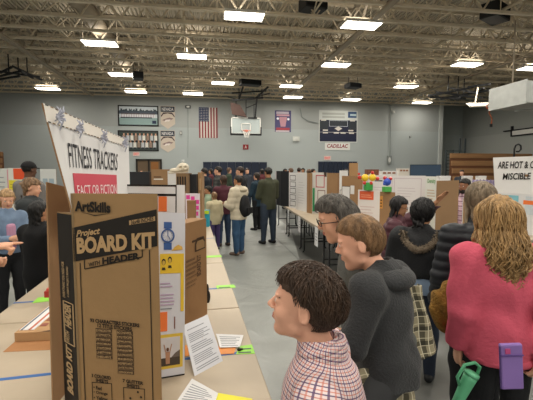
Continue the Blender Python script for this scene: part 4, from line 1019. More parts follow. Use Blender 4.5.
# centre: white panel with black border showing above the carton
qc = Quad(flat(P(116, 380, 1.86)), flat(P(184.8, 380, 1.80)), P(184.8, 185, 1.80), P(118, 184.3, 1.86)); qc.n *= np.sign(qc.n@(CAM-qc.c[0]))
cp = tp('centre_panel', lambda mb: qc.slab(mb, wbd, .006, brn))
tp('black_border', lambda mb: [qc.paper(mb, *a, kink, .002) for a in ((0, .990, .875, 1), (0, .935, .875, .948), (.868, .8, .882, 1.0))], parent=cp)
oj = mat('#e8793f', .6); tp('orange_note', lambda mb: qc.paper(mb, .62, .845, .74, .932, oj, .003), parent=cp)
# right wing with the watch drawing
qw = Quad(flat(P(140, 378, 1.60)), flat(P(184.6, 377, 1.66)), P(185.2, 213, 1.66), P(140, 211.5, 1.60)); qw.n *= np.sign(qw.n@(CAM-qw.c[0]))
X_ = lambda x: (x-140)/45.; Y_ = lambda y: 1-(y-213)/164.
wp_ = tp('right_wing', lambda mb: qw.slab(mb, mat('#cfd0d8', .6), .006, brn))
yel = mat('#e2bd3a', .6); bl = mat('#3c5c96', .6)
def watch(mb):
    cx, cy = 167.3, 236
    ring = lambda ra, rb_, m, n: [qw.poly(mb, [(X_(cx+R_*math.cos(t)), Y_(cy+R_*1.02*math.sin(t))) for R_, t in ((ra, t0), (ra, t1), (rb_, t1), (rb_, t0))], m, n) for t0, t1 in zip(np.linspace(0, 2*PI, 21)[:-1], np.linspace(0, 2*PI, 21)[1:])]
    qw.paper(mb, X_(163.3), Y_(250), X_(171.3), Y_(243), bl, .002); qw.paper(mb, X_(163.3), Y_(229), X_(171.3), Y_(222.5), bl, .002)
    ring(6.9, 5.4, bl, .004)
    for t in np.arange(0, 12): a = t*PI/6; qw.paper(mb, X_(cx+4.6*math.cos(a)-.25), Y_(cy+4.6*math.sin(a)+.3), X_(cx+4.6*math.cos(a)+.25), Y_(cy+4.6*math.sin(a)-.3), bl, .004)
    qw.poly(mb, [(X_(166.9), Y_(236.5)), (X_(167.7), Y_(236.5)), (X_(167.7), Y_(231.5)), (X_(166.9), Y_(231.5))], bl, .005); qw.poly(mb, [(X_(167), Y_(236)), (X_(167.6), Y_(235.6)), (X_(170), Y_(239.3)), (X_(169.4), Y_(239.6))], bl, .005)
tp('watch_drawing', watch, parent=wp_)
def yel_(mb):
    qw.paper(mb, X_(159.5), Y_(273.5), X_(183.8), Y_(254), yel, .002); qw.paper(mb, X_(180.5), Y_(312), X_(183.8), Y_(254), yel, .003); qw.poly(mb, [(X_(171), Y_(251)), (X_(182.6), Y_(250)), (X_(182), Y_(247)), (X_(178), Y_(245)), (X_(174.5), Y_(247))], mat('#d9ad55', .6), .003)
    for x, y in ((163.2, 262), (169.4, 260)):
        qw.poly(mb, [(X_(x+2.1*math.cos(t)), Y_(y+3.3*math.sin(t))) for t in np.linspace(0, 2*PI, 14)[:-1]], mat('#2e2a22', .6), .004); qw.poly(mb, [(X_(x+1.5*math.cos(t)), Y_(y+.8+2.4*math.sin(t))) for t in np.linspace(0, 2*PI, 14)[:-1]], mat('#c9a84a', .6), .005)
        qw.poly(mb, [(X_(x-2), Y_(y+8)), (X_(x+2), Y_(y+8)), (X_(x+1.4), Y_(y+5.4)), (X_(x-1.4), Y_(y+5.4))], mat('#3c3626', .6), .004)
tp('yellow_paper', yel_, parent=wp_)
tp('printing', lambda mb: (qw.lines(mb, X_(160), Y_(287), X_(173), Y_(281), 2, mat('#b7a3bd', .6), .003), qw.lines(mb, X_(160), Y_(305), X_(176), Y_(292), 4, mat('#b7a3bd', .6), .003), qw.lines(mb, X_(160), Y_(309), X_(173), Y_(306), 1, ink, .003), qw.paper(mb, X_(174), Y_(329), X_(175), Y_(317), mat('#7a4632', .6), .004)), parent=wp_)
tp('orange_note', lambda mb: qw.paper(mb, X_(158), Y_(330.5), X_(167), Y_(311.5), oj, .003), parent=wp_)
def photo(mb):
    qw.paper(mb, X_(160), Y_(368), X_(183), Y_(334), mat('#d9b94a', .6), .002); qw.paper(mb, X_(160), Y_(365), X_(180), Y_(337), mat('#c9c6c8', .6), .003)
    qw.paper(mb, X_(160), Y_(365), X_(180), Y_(357), mat('#4a4036', .6), .004); qw.poly(mb, [(X_(171), Y_(357)), (X_(180), Y_(357)), (X_(180), Y_(350)), (X_(175), Y_(353))], mat('#6a5f58', .6), .0045)
    sk = mat('#b08468', .6); qw.poly(mb, [(X_(165.5), Y_(363)), (X_(169.5), Y_(363)), (X_(170), Y_(351)), (X_(165), Y_(351))], sk, .005)
    for s_ in (-1, 1): qw.poly(mb, [(X_(167.5+s_*1.6), Y_(351.5)), (X_(167.5+s_*2.6), Y_(351)), (X_(167.5+s_*4.4), Y_(343.6)), (X_(167.5+s_*3.4), Y_(343.6))], sk, .005)
    qw.poly(mb, [(X_(167.4+1.4*math.cos(t)), Y_(348.6+1.9*math.sin(t))) for t in np.linspace(0, 2*PI, 10)[:-1]], mat('#6e4a36', .6), .006)
tp('photo_print', photo, parent=wp_)
tp('bottom_edge', lambda mb: qw.paper(mb, .4, 0, 1, .008, kink, .002), parent=wp_)
# ------------------------------------------------------------------ second carton and the things behind
A = flat(P(172, 300, 1.98)); B = flat(P(206.8, 300, 2.36)); V = np.array((-.09, .04, 0))
def k2(mb, q):
    m = mat('#4a3626', .7); q.paper(mb, .55, .80, .9, .82, m, .004); q.poly(mb, [(.62, .70), (.95, .70), (.95, .78), (.9, .83), (.68, .83), (.62, .78)], m, .004); q.poly(mb, [(.66, .715), (.92, .715), (.92, .77), (.86, .80), (.70, .80), (.66, .77)], kraft, .0055)
    for i in range(7): qtext(mb, q, ''.join(random.Random(i).choice('ABCDEHKLNOPRST ') for _ in range(10)), .35, .38+i*.042, .62+.04*(i % 3), .40+i*.042, m, .005, .02)
    q.paper(mb, .30, .1, .312, .95, m, .004); qtext(mb, q, 'BOARD KIT', .67, .45, .80, .66, m, .005, .02, mode='v')
r2, q, qs = carton('board_kit_box', 'brown carton with faint print standing behind the watch panel', A, B, V, TZ, P(206, 217.5, 2.36)[2], P(206, 217.5, 2.36)[2], k2, None, mt=mat('#8f6c48', .75, .05, 7, .05, 30))
c = flat(P(208, 275, 2.45)); mb = MB(); mb.sph((0, 0, .04), (.018, .015, .045), kink); mb.sph((.0, -.01, .1), (.008, .008, .03), kink); o = mb.build('stapler'); o.location = P(207.5, 278, 2.55); o.location.z = TZ; tag(o, 'small black upright tool beside the brown carton behind the watch panel', 'tool')
# flat cardboard box lying at the left
A = flat(G(15, 345, TZ)); B = A+np.array((.40, -.02, 0)); 
r = thing('cardboard_box', 'flat opened cardboard box with red and white stripes lying at the left table edge', 'box', tuple(A)); dv = np.array((.02, .62, 0)); hh = up(.062)
kr = mat('#b08a62', .8, .06, 6, .06, 20)
def bx_(mb): v = [A, B, B+dv, A+dv]; v = [p+up(.004) for p in v]+[p+hh for p in v]; mb.add(v, [(3, 2, 1, 0), (4, 5, 6, 7), (0, 1, 5, 4), (1, 2, 6, 5), (2, 3, 7, 6), (3, 0, 4, 7)], kr)
tp('box_body', bx_, r)
def flp(mb): v = [A+up(.018), B+up(.018), B+np.array((.02, -.075, .002)), A+np.array((-.02, -.075, .002))]; mb.add(v+[p-up(.004) for p in v][::1], [(0, 3, 2, 1), (4, 5, 6, 7), (0, 1, 5, 4), (1, 2, 6, 5), (2, 3, 7, 6), (3, 0, 4, 7)], mat('#a5764e', .8, .06, 8))
tp('front_flap', flp, r); qt = Quad(A+hh, B+hh, B+dv+hh, A+dv+hh)
tp('striped_paper', lambda mb: (qt.paper(mb, .02, .05, .20, .98, mat('#d5d3d4', .6), .002), qt.paper(mb, .035, .05, .06, .98, mat('#5b6470', .6), .003), qt.paper(mb, .13, .05, .16, .98, mat('#b5654e', .6), .003), *[qt.paper(mb, .22, .12+i*.12, .30, .18+i*.12, mat('#8c4e40', .6), .002) for i in range(7)]), r)
tp('torn_edge', lambda mb: qt.poly(mb, [(.3, .0), (.9, .0), (.85, .03), (.6, .02), (.5, .05), (.4, .02)], mat('#3f2e22', .8), .002), r)
q0 = flat(G(51, 306, TZ)); mb = MB(); mb.box((-.03, -.02, 0), (.05, .04, .04), mat('#a83a32', .5)); mb.box((-.02, -.01, .04), (.03, .03, .055), mat('#c8564a', .5)); o = mb.build('toy_block'); o.location = (q0[0], q0[1], TZ+.063); tag(o, 'small red block on the striped cardboard box', 'toy')
# generic helpers for the many project boards
def board(name, lab, cat, px0, d0, px1, d1, ytop, z0, front, back, art=None, t=.006, group=None, wings=None):
    a = P(px0, 170, d0); b_ = P(px1, 170, d1); zt = (P(px0, ytop, d0)[2]+P(px1, ytop, d1)[2])/2
    q = Quad(flat(a, z0), flat(b_, z0), flat(b_, zt), flat(a, zt)); q.n *= np.sign(q.n@(CAM-q.c[0])); c = (q.c[0]+q.c[1])/2
    r = thing(name, lab, cat, tuple(c), 0, group); o = tp('main_panel', lambda mb: q.slab(mb, front, t, back), r)
    if art: 
        mb = MB(); art(mb, ArtQuad(q, r, o))
        if mb.v: x = mb.build('lettering'); rel(x, r); x.parent = o
    for (e, dx, dy) in (wings or ()):
        p = q.c[e]; p2 = p+np.array((dx, dy, 0)); qq = Quad(p, p2, p2+up(q.h), p+up(q.h)); qq.n *= np.sign(qq.n@(CAM-qq.c[0])); tp('wing', lambda mb: qq.slab(mb, back if e > 5 else front, t, back), r)
    return r, q
def boxthing(name, lab, cat, px, d, ytop, w, dep, z0, m, art=None, rz=-YAW):
    c = flat(P(px, 170, d), z0); h = P(px, ytop, d)[2]-z0; r = thing(name, lab, cat, tuple(c), rz)
    mb = MB(); mb.box((-w/2, 0, 0), (w/2, dep, h), m); mb.build('box_body', r, bevel=.004); mb = MB(); mb.box((-w/2, -.002, h*.97), (w/2, dep, h+.003), m); mb.build('top_flap', r)
    if art: mb = MB(); art(mb, w, h); mb.build('printing', r)
    return r
teal = mat('#4a9aa5', .5)
boxthing('storage_box', 'teal box left of the black display box behind the header', 'box', 127, 6.3, 174.5, .15, .2, TZ, teal)
boxthing('display_box', 'black display box left of the small brown box', 'box', 142, 6.2, 172, .40, .3, TZ, mat('#26272b', .6), lambda mb, w, h: mb.box((w*.3, -.006, h*.2), (w*.45, -.003, h), mat('#4a3a30', .7)))
boxthing('cardboard_box', 'small brown cardboard box right of the black display box', 'box', 159.5, 6.0, 169.5, .26, .3, TZ, mat('#8f7152', .8), lambda mb, w, h: (mb.box((-w*.35, -.006, h*.82), (w*.2, -.003, h*.84), mat('#d8d4ce', .6)), mb.box((-w*.35, -.006, h*.86), (w*.1, -.003, h*.88), mat('#5d4632', .6))))
board('project_board', 'narrow white board standing left of the black printed carton', 'project board', 167.5, 5.8, 176, 5.6, 171, TZ, wbd, brn)
boxthing('printed_carton', 'dark carton with scrawled black print under the skull model', 'box', 182, 5.3, 173.5, .17, .25, TZ, mat('#7c6349', .8), lambda mb, w, h: [mb.box((-w*.4+i*w*.2, -.006, h*.68+.02*(i % 2)), (-w*.4+i*w*.2+w*.11, -.003, h*.95), mat('#241e1a', .6)) for i in range(4)])
boxthing('display_box', 'black display box between the printed carton and the brown strip', 'box', 192.5, 5.4, 174.5, .105, .25, TZ, mat('#202124', .6), lambda mb, w, h: mb.box((-w*.3, -.006, h*.6), (w*.3, -.003, h*.62), mat('#3c3d42', .6)))
boxthing('cardboard_box', 'thin brown carton at the right end of the left row boards', 'box', 199.8, 5.5, 172.5, .06, .2, TZ+.0, mat('#9a7a58', .8), lambda mb, w, h: mb.box((-w*.3, -.006, h*.7), (w*.3, -.003, h*.9), mat('#b49470', .8)))
board('poster_board', 'white poster with bright pink squares beside the second carton', 'poster', 185, 4.1, 199.5, 4.1, 193.5, TZ, mat('#d9cfd8', .6), brn, lambda mb, q: [q.paper(mb, u, v, u+.26, v+.07, mat('#d8479a', .6), .002) for u, v in ((.05, .9), (.38, .88), (.68, .82), (.66, .72), (.62, .62), (.1, .8), (.7, .5), (.1, .6))])
boxthing('cardboard_box', 'small brown carton in front of the pink poster', 'box', 190.5, 3.9, 201, .085, .06, TZ, mat('#8a6a4a', .8))
boxthing('storage_box', 'turquoise box with a lime lid at the aisle edge by the children', 'box', 205.3, 5.9, 211, .09, .12, TZ, mat('#2f98b0', .5), lambda mb, w, h: mb.box((-w*.55, -.01, h*.8), (w*.55, -.002, h*1.0), mat('#b8d83a', .5)))
# skull model on the cartons
c = P(183, 166.5, 5.45); c[2] = P(183.5, 173.5, 5.3)[2]+.005
r = thing('skull_model', 'cream animal skull model on top of the dark printed carton', 'model', tuple(c)); bone = mat('#cfc5b2', .6, .08, 20)
S_ = lambda p: smax(smax(smin(ell(p, (0, 0, .075), (.085, .09, .07)), ell(p, (-.10, -.01, .035), (.09, .055, .035)), .04), -ell(p, (-.03, -.08, .075), (.022, .04, .022)), .01), -ell(p, (.035, -.085, .08), (.022, .04, .022)), .01)
v, f = sdf_mesh(S_, (-.25, -.15, -.02), (.15, .15, .2), .008); mesh_np('skull', v, f, bone, r)
mb = MB(); [mb.box((-.19+k*.012, -.05, -.002), (-.183+k*.012, -.035, .02), mat('#e4dccb', .5)) for k in range(9)]; mb.build('teeth', r)
mb = MB(); pts = [(-.2, 0, .0), (-.1, -.04, .004), (.02, -.05, .008), (.07, 0, .02)]; mb.tube(pts, .012, bone, 6); mb.build('jaw', r, True)
# ------------------------------------------------------------------ right row boards
pinkf = mat('#c98a92', .6); gf = mat('#3fa06a', .6)
def outlined(n, col, u0=.15, u1=.9): return lambda mb, q: [q.frame(mb, u0, .06+i*(.9/n), u1, .06+(i+.8)*(.9/n), col, .035, .002) for i in range(n)]
board('project_board', 'white board with pink patches left of the black board', 'project board', 275.5, 9.9, 281, 9.7, 172, TZ, mat('#c9c0c2', .6), brn, lambda mb, q: [q.paper(mb, .2, v, .8, v+.12, pinkf, .002) for v in (.15, .4, .7, .85)])
board('project_board', 'tall black project board in the right row', 'project board', 281, 9.4, 289, 9.2, 171, TZ, mat('#1f2023', .6), mat('#1f2023', .6), wings=((0, -.05, .35),))
board('project_board', 'white board with a column of black outlined boxes', 'project board', 289, 9.0, 296.5, 8.7, 172.5, TZ, wbd, brn, outlined(5, kink))
board('project_board', 'plain white board with faint lines right of the outlined boxes', 'project board', 296.5, 8.5, 307, 8.0, 172.5, TZ, mat('#d5d3d2', .6), brn, lambda mb, q: (q.lines(mb, .2, .2, .85, .8, 9, mat('#b9b5b6', .6), .002, .2)))
board('project_board', 'thin brown board edge left of the green strip', 'project board', 307, 7.9, 312.5, 7.7, 173, TZ, brn, wbd, lambda mb, q: q.paper(mb, .4, .03, .5, .98, mat('#8c6846', .7), .002))
board('project_board', 'white board with pink framed pages and a green strip', 'project board', 312.5, 7.8, 327, 7.5, 172.5, TZ, mat('#d2cfca', .6), brn, lambda mb, q: (q.paper(mb, .0, .05, .17, .62, gf, .002), q.frame(mb, .25, .64, .85, .94, mat('#b5525e', .6), .05, .003), q.frame(mb, .38, .28, .9, .58, mat('#7c5a58', .6), .04, .003), q.frame(mb, .3, .02, .9, .24, mat('#7c5a58', .6), .04, .003), q.paper(mb, .8, .9, .98, 1.0, mat('#4a3b30', .6), .003)))
board('project_board', 'plain brown board back right of the pink framed pages', 'project board', 327, 7.4, 339.5, 7.05, 173, TZ, brn, wbd, lambda mb, q: q.paper(mb, .9, .02, .94, .98, mat('#7c5c40', .7), .002))
board('project_board', 'white board panel right of the plain brown back', 'project board', 339.5, 7.0, 348, 6.9, 170.5, TZ, wbd, brn, lambda mb, q: q.frame(mb, .1, .3, .95, .6, kink, .04, .003))
board('project_board', 'brown board with a black framed white page behind the yellow balloons', 'project board', 342, 6.5, 363, 6.1, 176, TZ, brn, wbd, lambda mb, q: (q.paper(mb, .02, .45, .42, .78, wbd, .003), q.frame(mb, .02, .45, .42, .78, kink, .015, .004), q.paper(mb, .44, .62, .62, .8, wbd, .003)))
board('project_board', 'tall narrow brown board rising under the exit sign', 'project board', 349, 9.2, 358, 9.0, 163, 0, mat('#a5825c', .8), wbd, lambda mb, q: q.paper(mb, .05, .0, .08, 1, mat('#8a6a48', .7), .002))
board('project_board', 'white board with an orange title block under the yellow balloons', 'project board', 358.5, 5.3, 380.5, 5.1, 190, TZ, mat('#dcd5d2', .6), brn, lambda mb, q: (q.paper(mb, .08, .78, .72, .97, mat('#d9603c', .6), .003), q.lines(mb, .14, .83, .66, .92, 2, mat('#e89a7c', .6), .004, .4), q.lines(mb, .12, .08, .85, .68, 9, mat('#c9b3b0', .6), .003, .25), q.paper(mb, .0, .0, .35, .1, mat('#d9603c', .6), .003)))
board('project_board', 'brown board with black framed sides right of the orange title board', 'project board', 380.5, 5.1, 396, 4.9, 192, TZ, brn, wbd, lambda mb, q: (q.paper(mb, .02, .62, .2, .9, mat('#c98d42', .6), .003), q.lines(mb, .05, .66, .18, .86, 3, kink, .004, .4)))
def charts(mb, q):
    for u0 in (.03, .5):
        for v0, v1 in ((.52, .95), (.06, .46)):
            q.frame(mb, u0, v0, u0+.44, v1, mat('#b8a9b4', .6), .008, .002); q.lines(mb, u0+.06, v0+.08, u0+.38, v1-.14, 4, mat('#b5aab2', .6), .003, .15)
    q.paper(mb, .16, .88, .3, .905, inkd, .003); q.paper(mb, .15, .40, .32, .42, inkd, .003)
board('project_board', 'long white board with outlined pages behind the woman in maroon', 'project board', 366, 6.2, 426, 5.6, 175.5, TZ, mat('#d6d3d4', .6), brn, charts)
def gr(mb, q): qtext(mb, q, 'Density', .1, .86, .5, .96, mat('#5f8f5a', .6), .003, .02); [q.paper(mb, .62, .1+i*.17, .92, .2+i*.17, mat('#b5b0b4', .6), .002) for i in range(4)]; q.lines(mb, .1, .5, .5, .8, 6, mat('#b8a08a', .6), .003, .3)
board('project_board', 'white board with faint green title under the raised arm', 'project board', 426, 5.4, 447, 5.1, 176.5, TZ, mat('#d0d2cd', .6), brn, gr)
r_, q_ = board('project_board', 'tall plain brown board touched by the raised hand', 'project board', 437, 3.95, 459.5, 4.05, 180.5, TZ, mat('#9a7a5a', .8, .05, 4), wbd)
board('project_board', 'short plain brown board before the bearded man', 'project board', 464.5, 4.2, 473, 4.3, 198, TZ, mat('#a58462', .8), wbd)
for px, d, w, lab in ((445.5, 4.9, .14, 'white folded name card on top of the plain brown board'), (469, 5.7, .12, 'white box top behind the bearded man'), (483, 6.1, .12, 'white square box top right of the bearded man')):
    boxthing('white_box', lab, 'box', px, d, 176.2, w, .1, TZ, wbd)
board('project_board', 'lilac board with a scalloped top left of the ARE HOT header', 'project board', 472.5, 5.6, 500, 5.4, 180, TZ, mat('#b9b0c9', .6), brn, lambda mb, q: ([q.poly(mb, [(u, .96), (u+.06, 1.02), (u+.12, .96), (u+.06, .90)], mat('#8f86b0', .6), .002) for u in np.arange(0, .9, .125)], q.paper(mb, .3, .2, .95, .84, mat('#cfd6da', .6), .003), q.lines(mb, .38, .3, .9, .7, 6, ink, .004, .3), q.poly(mb, [(.5, .72), (.62, .78), (.66, .74), (.55, .68)], kink, .005), q.paper(mb, .35, .35, .6, .55, mat('#86bcc8', .6), .005)))
# ARE HOT header board
q = Quad(P(495, 192, 5.35), P(566, 197, 5.0), P(566, 155, 5.0), P(493, 157.5, 5.35)); q.n *= np.sign(q.n@(CAM-q.c[0])); c = flat(q.at(.5, 0))
r = thing('project_board', 'white board headed ARE HOT and MISCIBLE at the right edge', 'project board', tuple(c)); hd2 = tp('header', lambda mb: q.slab(mb, mat('#dedcda', .6), .006, brn), r)
u = lambda x: (x-494)/72.; v_ = lambda y: (195-y)/39.5
for t, x0, x1, ya, yb in (('ARE HOT & COLD', 497.5, 547, 168.6, 161.6), ('MISCIBLE', 502.5, 531, 179.8, 173.4)):
    tp('header_lettering', lambda mb: qtext(mb, subq(q, (x0, ya), (x1, ya-.4), (x1, yb-.8), (x0, yb)), t, 0, 0, 1, 1, kink, .004, .02, .18), r, hd2)
qb = Quad(flat(q.c[0]), flat(q.c[1]), q.c[1], q.c[0]); qb.n *= np.sign(qb.n@(CAM-qb.c[0])); pn = tp('main_panel', lambda mb: qb.slab(mb, wbd, .006, brn), r)
tp('pinned_papers', lambda mb: (qb.paper(mb, .1, .7, .35, .95, mat('#7fb8c4', .6), .002), qb.paper(mb, .45, .5, .9, .95, mat('#c6cdd2', .6), .002), qb.paper(mb, .42, .75, .7, .85, oj, .004)), r, pn)
# blue tilted panel and clutter far behind
r_, q_ = board('display_board', 'dark blue tilted display panel below the corner column', 'display board', 410, 9.2, 441, 9.0, 164.5, 0, mat('#33465c', .6), mat('#2b3a4c', .6), lambda mb, q: (q.frame(mb, 0, 0, 1, 1, mat('#24303f', .6), .02, .003), q.paper(mb, .0, .80, 1.0, .815, mat('#8fb0c4', .6), .004)))
for px, d, yt, w, lab, m in ((390, 8.6, 171, .35, 'white model box with brown trim left of the blue panel', wbd), (404.5, 8.8, 168.5, .22, 'taller white model box next to the blue panel', mat('#cfcac2', .6)), (373, 9.8, 169.5, .3, 'brown and red clutter box above the white board tops', mat('#7a4c3c', .7))):
    boxthing('model_box', lab, 'box', px, d, yt, w, .25, TZ, m, lambda mb, w, h: [mb.box((-w*.45+i*w*.3, -.01, h*.93), (-w*.45+i*w*.3+w*.2, -.003, h*.97), mat('#8a5a40', .6)) for i in range(3)])
# balloon models: ball of the atoms on sticks
def balls(lab, px, py, d, items, standc, zb):
    c = P(px, py, d); base = P(px, zb, d); r = thing('molecule_model', lab, 'model', (c[0], c[1], base[2])); s = d/F
    mb = MB(); mb.box((-.05, -.04, 0), (.05, .04, (c-base)[2]-.06), standc); mb.build('stand', r, bevel=.006)
    for x, y, rad, col in items:
        p = P(x, y, d-.02*(rad < 2)); mb = MB(); mb.sph((0, 0, 0), rad*s, mat(col, .3, spec=.5), 16, 10); o = mb.build('ball', r, True); o.location = tuple(np.array(p)-np.array(r.location))
    mb = MB()
    for x, y, rad, col in items[1:]: mb.bar(P(items[0][0], items[0][1], d)-np.array(r.location), P(x, y, d)-np.array(r.location), .012, mat('#c9c9c4', .5))
    mb.build('sticks', r)
balls('pair of yellow foam balls ringed by small red balls', 368.5, 178, 5.2, [(365, 177.8, 3.7, '#e8c530'), (372.5, 177.6, 3.7, '#e8c530'), (359.5, 177.5, 1.9, '#c83430'), (377.5, 178.6, 1.9, '#c83430'), (364.5, 183, 1.8, '#c83430'), (371, 183.2, 1.8, '#c83430'), (372.5, 172.8, 1.7, '#c83430'), (359, 174, 1.3, '#c83430')], mat('#3f9a4a', .6), 190.2)
balls('blue foam ball with two red balls on a green stand', 387, 182, 5.0, [(387.2, 182, 3.9, '#2c50b8'), (385, 178, 2.0, '#c83a3c'), (390.6, 178.6, 1.8, '#c83a3c'), (384.2, 184, 1.3, '#2c50b8')], mat('#4da04e', .6), 192.0)
# papers hanging from the table edge
for px, d, lab in ((286, 8.7, 'white paper hanging from the right row table edge, farther one'), (299.5, 7.4, 'white paper hanging from the right row table edge, middle one'), (318, 6.0, 'white paper hanging from the right row table edge, nearest one')):
    Yp = P(px, 170, d)[1]; a = RR.at(RR.s_of(Yp), -.004, TZ-.02); mb = MB(); dd = RR.d
    q = Quad(a-dd*.11-up(.30), a+dd*.11-up(.30), a+dd*.11, a-dd*.11); q.n *= np.sign(q.n@(CAM-q.c[0])); r = thing('hanging_paper', lab, 'paper', tuple(a), 0, 'papers hanging from the right table edge'); tp('paper', lambda mb: q.slab(mb, paperw, .002), r); tp('printing', lambda mb: q.lines(mb, .2, .3, .8, .8, 3, ink, .001, .3), r)
# ------------------------------------------------------------------ left background boards
board('project_board', 'white board with pink stripe at the far left edge', 'project board', -6, 7.5, 12, 7.3, 168.5, TZ, mat('#c9ccc8', .6), brn, lambda mb, q: (q.paper(mb, .72, .1, .78, .98, mat('#c98f9c', .6), .002), q.lines(mb, .1, .3, .6, .9, 6, ink, .002, .2)))
board('project_board', 'board with orange, yellow and green sheets behind the blonde girl', 'project board', 8, 7.0, 26, 6.8, 168, TZ, mat('#cfd0c9', .6), brn, lambda mb, q: (q.paper(mb, .30, .78, .98, .99, mat('#d8532f', .6), .003), q.paper(mb, .02, .52, .95, .76, mat('#d8cc3c', .6), .003), q.paper(mb, .34, .30, .52, .5, mat('#3f9a72', .6), .003), q.lines(mb, .1, .56, .8, .72, 3, mat('#a89a30', .6), .004, .3)))
board('project_board', 'pale board right of the man in the black cap', 'project board', 40, 6.6, 56, 6.4, 169, TZ, mat('#cdd0ce', .6), brn, lambda mb, q: ([q.paper(mb, .15+.4*(i % 2), .3+.14*(i//2), .45+.4*(i % 2), .4+.14*(i//2), mat('#9aaab4', .6), .002) for i in range(8)]))
# ------------------------------------------------------------------ people
DN = (.10, .05, -1)
def straight_keep(zn=-.22, hz=.2, side=.2):
    def k(q, end=False):
        return q[2] > zn and (q[2] > hz or q[1] < .05+.35*max(0, q[2])) and not (abs(q[0]) > side and q[2] < .085 and q[1] > -.15)
    return k
jeans = mat('#35445c', .85, .12, 9, .2, 80); jeansd = mat('#232b3a', .85, .1, 9, .2, 80); blackp = mat('#17181b', .8, .1, 9, .1, 60); greyp = mat('#3a3b3d', .85)
# boy in the checked shirt
chk = [((0, 0, 1), 92, .30, '#bb6048', .7), ((0, 0, 1), 46, .18, '#39426c', .8), ((1, 0, 0), 92, .30, '#bb6048', .6), ((1, 0, 0), 46, .18, '#39426c', .75)]
shirt = plaid('#d2c3c3', chk, polar=.12)
f = Fig(1.34, hs=1.17, bulk=1.2, sw=1.1, head=(0, 12, 0), hoff=(0, .018, -.012), armL=((.10, .05, -1), (.0, .75, -.5)), armR=((.12, .25, -1), (-.1, 1, -.3)), curl=.5, lean=.06)
boy = person('boy in red and navy checked shirt looking up, nearest the camera', 334, 1.0, -76, f, 'pink', dict(t=.055, hz=.27, ye=.0, zn=-.17, amp=.012, fr=17, slope=.5), '#3b2a1e',
    dict(i=.014, mat=shirt, collarmat=shirt, collar=1, hem=.46, wr=.004, name='shirt', fl=1.1), dict(mat=jeansd), '#33353a', h=.0055,
    extra_hair=lambda s: cat_np([locks(s, 3200, .85, .0078, t=.062, keep=straight_keep(-.25, .22), seed=3, jit=.16, swirl=.4), locks(s, 900, .5, .008, t=.085, keep=straight_keep(-.1, .28), seed=5, jit=.32, swirl=.5)]))
# younger boy in the dark hoodie, carried
f = Fig(1.16, hs=1.34, bulk=1.02, head=(-24, -8, 0), hoff=(-.035, .05, -.035), armL=((.25, .3, -1), (-1, .35, .2)), armR=((.2, .2, -1), (-.3, .6, -.8)), legL=((.75, .35, -.75), (.1, .2, -1)), legR=((.75, .35, -.7), (.1, .2, -1)), lean=.10, sw=1.12, z0=.262)
char = mat('#343537', .95, .12, 14, .35, 120, sheen=.1)
boy2 = person('small boy in a charcoal hoodie carried by the grey haired woman, seen from behind', 395, 1.42, -52, f, 'pink', dict(t=.03, hz=.27, ye=.0, zn=-.26, amp=.006, fr=15, slope=.5), '#7a5d40',
    dict(i=.022, mat=char, collar=1, hem=.48, wr=.009, name='hoodie', hood=char, fl=1.25, puff=1.05), dict(mat=greyp, i=.014), '#2a2a2c', h=.0065,
    extra_hair=lambda s: locks(s, 3000, .55, .007, t=.034, keep=straight_keep(-.27, .24), seed=8, jit=.12, swirl=.15))
# grey haired woman who holds him
f = Fig(1.49, hs=1.06, bulk=1.05, head=(-6, -6, 0), hoff=(0, .045, -.01), armL=((.55, -.25, -1), (-.3, 1.0, -.12)), armR=((.15, .1, -1), (-.9, .5, .1)), lean=.16)
grey = mat('#5b5c59', .95, .1, 12, .4, 90)
woman = person('grey haired woman in glasses and grey fleece facing left behind the carried boy', 379, 1.74, -86, f, 'fair', dict(t=.06, hz=.25, ye=-.02, zn=-.3, amp=.016, len=.42, w=.30, back=-.2), '#56514c',
    dict(i=.02, mat=grey, hem=.44, wr=.006, name='fleece', puff=1.1), dict(mat=jeans), '#2b2b2b', h=.008,
    extra_hair=lambda s: locks(s, 1500, .95, .012, t=.075, keep=straight_keep(-.35, .22, .5), seed=11, jit=.25)); glasses(f, woman)
# flannel shirt draped below the boy
fl = plaid('#8f866f', [((.8, .6, 0), 17, .34, '#26251f', .75), ((0, 0, 1), 17, .34, '#26251f', .75), ((.8, .6, 0), 34, .1, '#d6cfb8', .8), ((0, 0, 1), 34, .10, '#c9c0a6', .7)])
def cloth(patches, th=.006):
    parts = []; g = np.linspace(0, 1, 28)
    for cs, nf, am, ph in patches:
        c4 = [P(*c) for c in cs]; n = nrm(np.cross(c4[1]-c4[0], c4[3]-c4[0])); n = n*np.sign(n@(CAM-c4[0]))
        U_, V_ = np.meshgrid(g, g, indexing='ij'); a, b, c, d = c4
        p = (a[None, None]*((1-U_)*(1-V_))[..., None]+b*(U_*(1-V_))[..., None]+c*(U_*V_)[..., None]+d*((1-U_)*V_)[..., None])
        off = am*np.sin(U_*nf*PI+ph+1.2*V_)+am*.4*np.sin(V_*9+U_*5)+.03*np.sin(U_*PI)
        f_ = p+n*off[..., None]; bk = f_-n*th; N = 28; v = np.concatenate([f_.reshape(-1, 3), bk.reshape(-1, 3)]); ix = np.arange(N*N).reshape(N, N)
        q = np.stack([ix[:-1, :-1], ix[1:, :-1], ix[1:, 1:], ix[:-1, 1:]], -1).reshape(-1, 4); fs = [q, q[:, ::-1]+N*N]
        for e in (ix[0], ix[-1][::-1], ix[:, 0][::-1], ix[:, -1]): fs.append(np.stack([e[:-1], e[1:], e[1:]+N*N, e[:-1]+N*N], -1))
        parts.append((v, np.concatenate(fs)))
    return cat_np(parts)
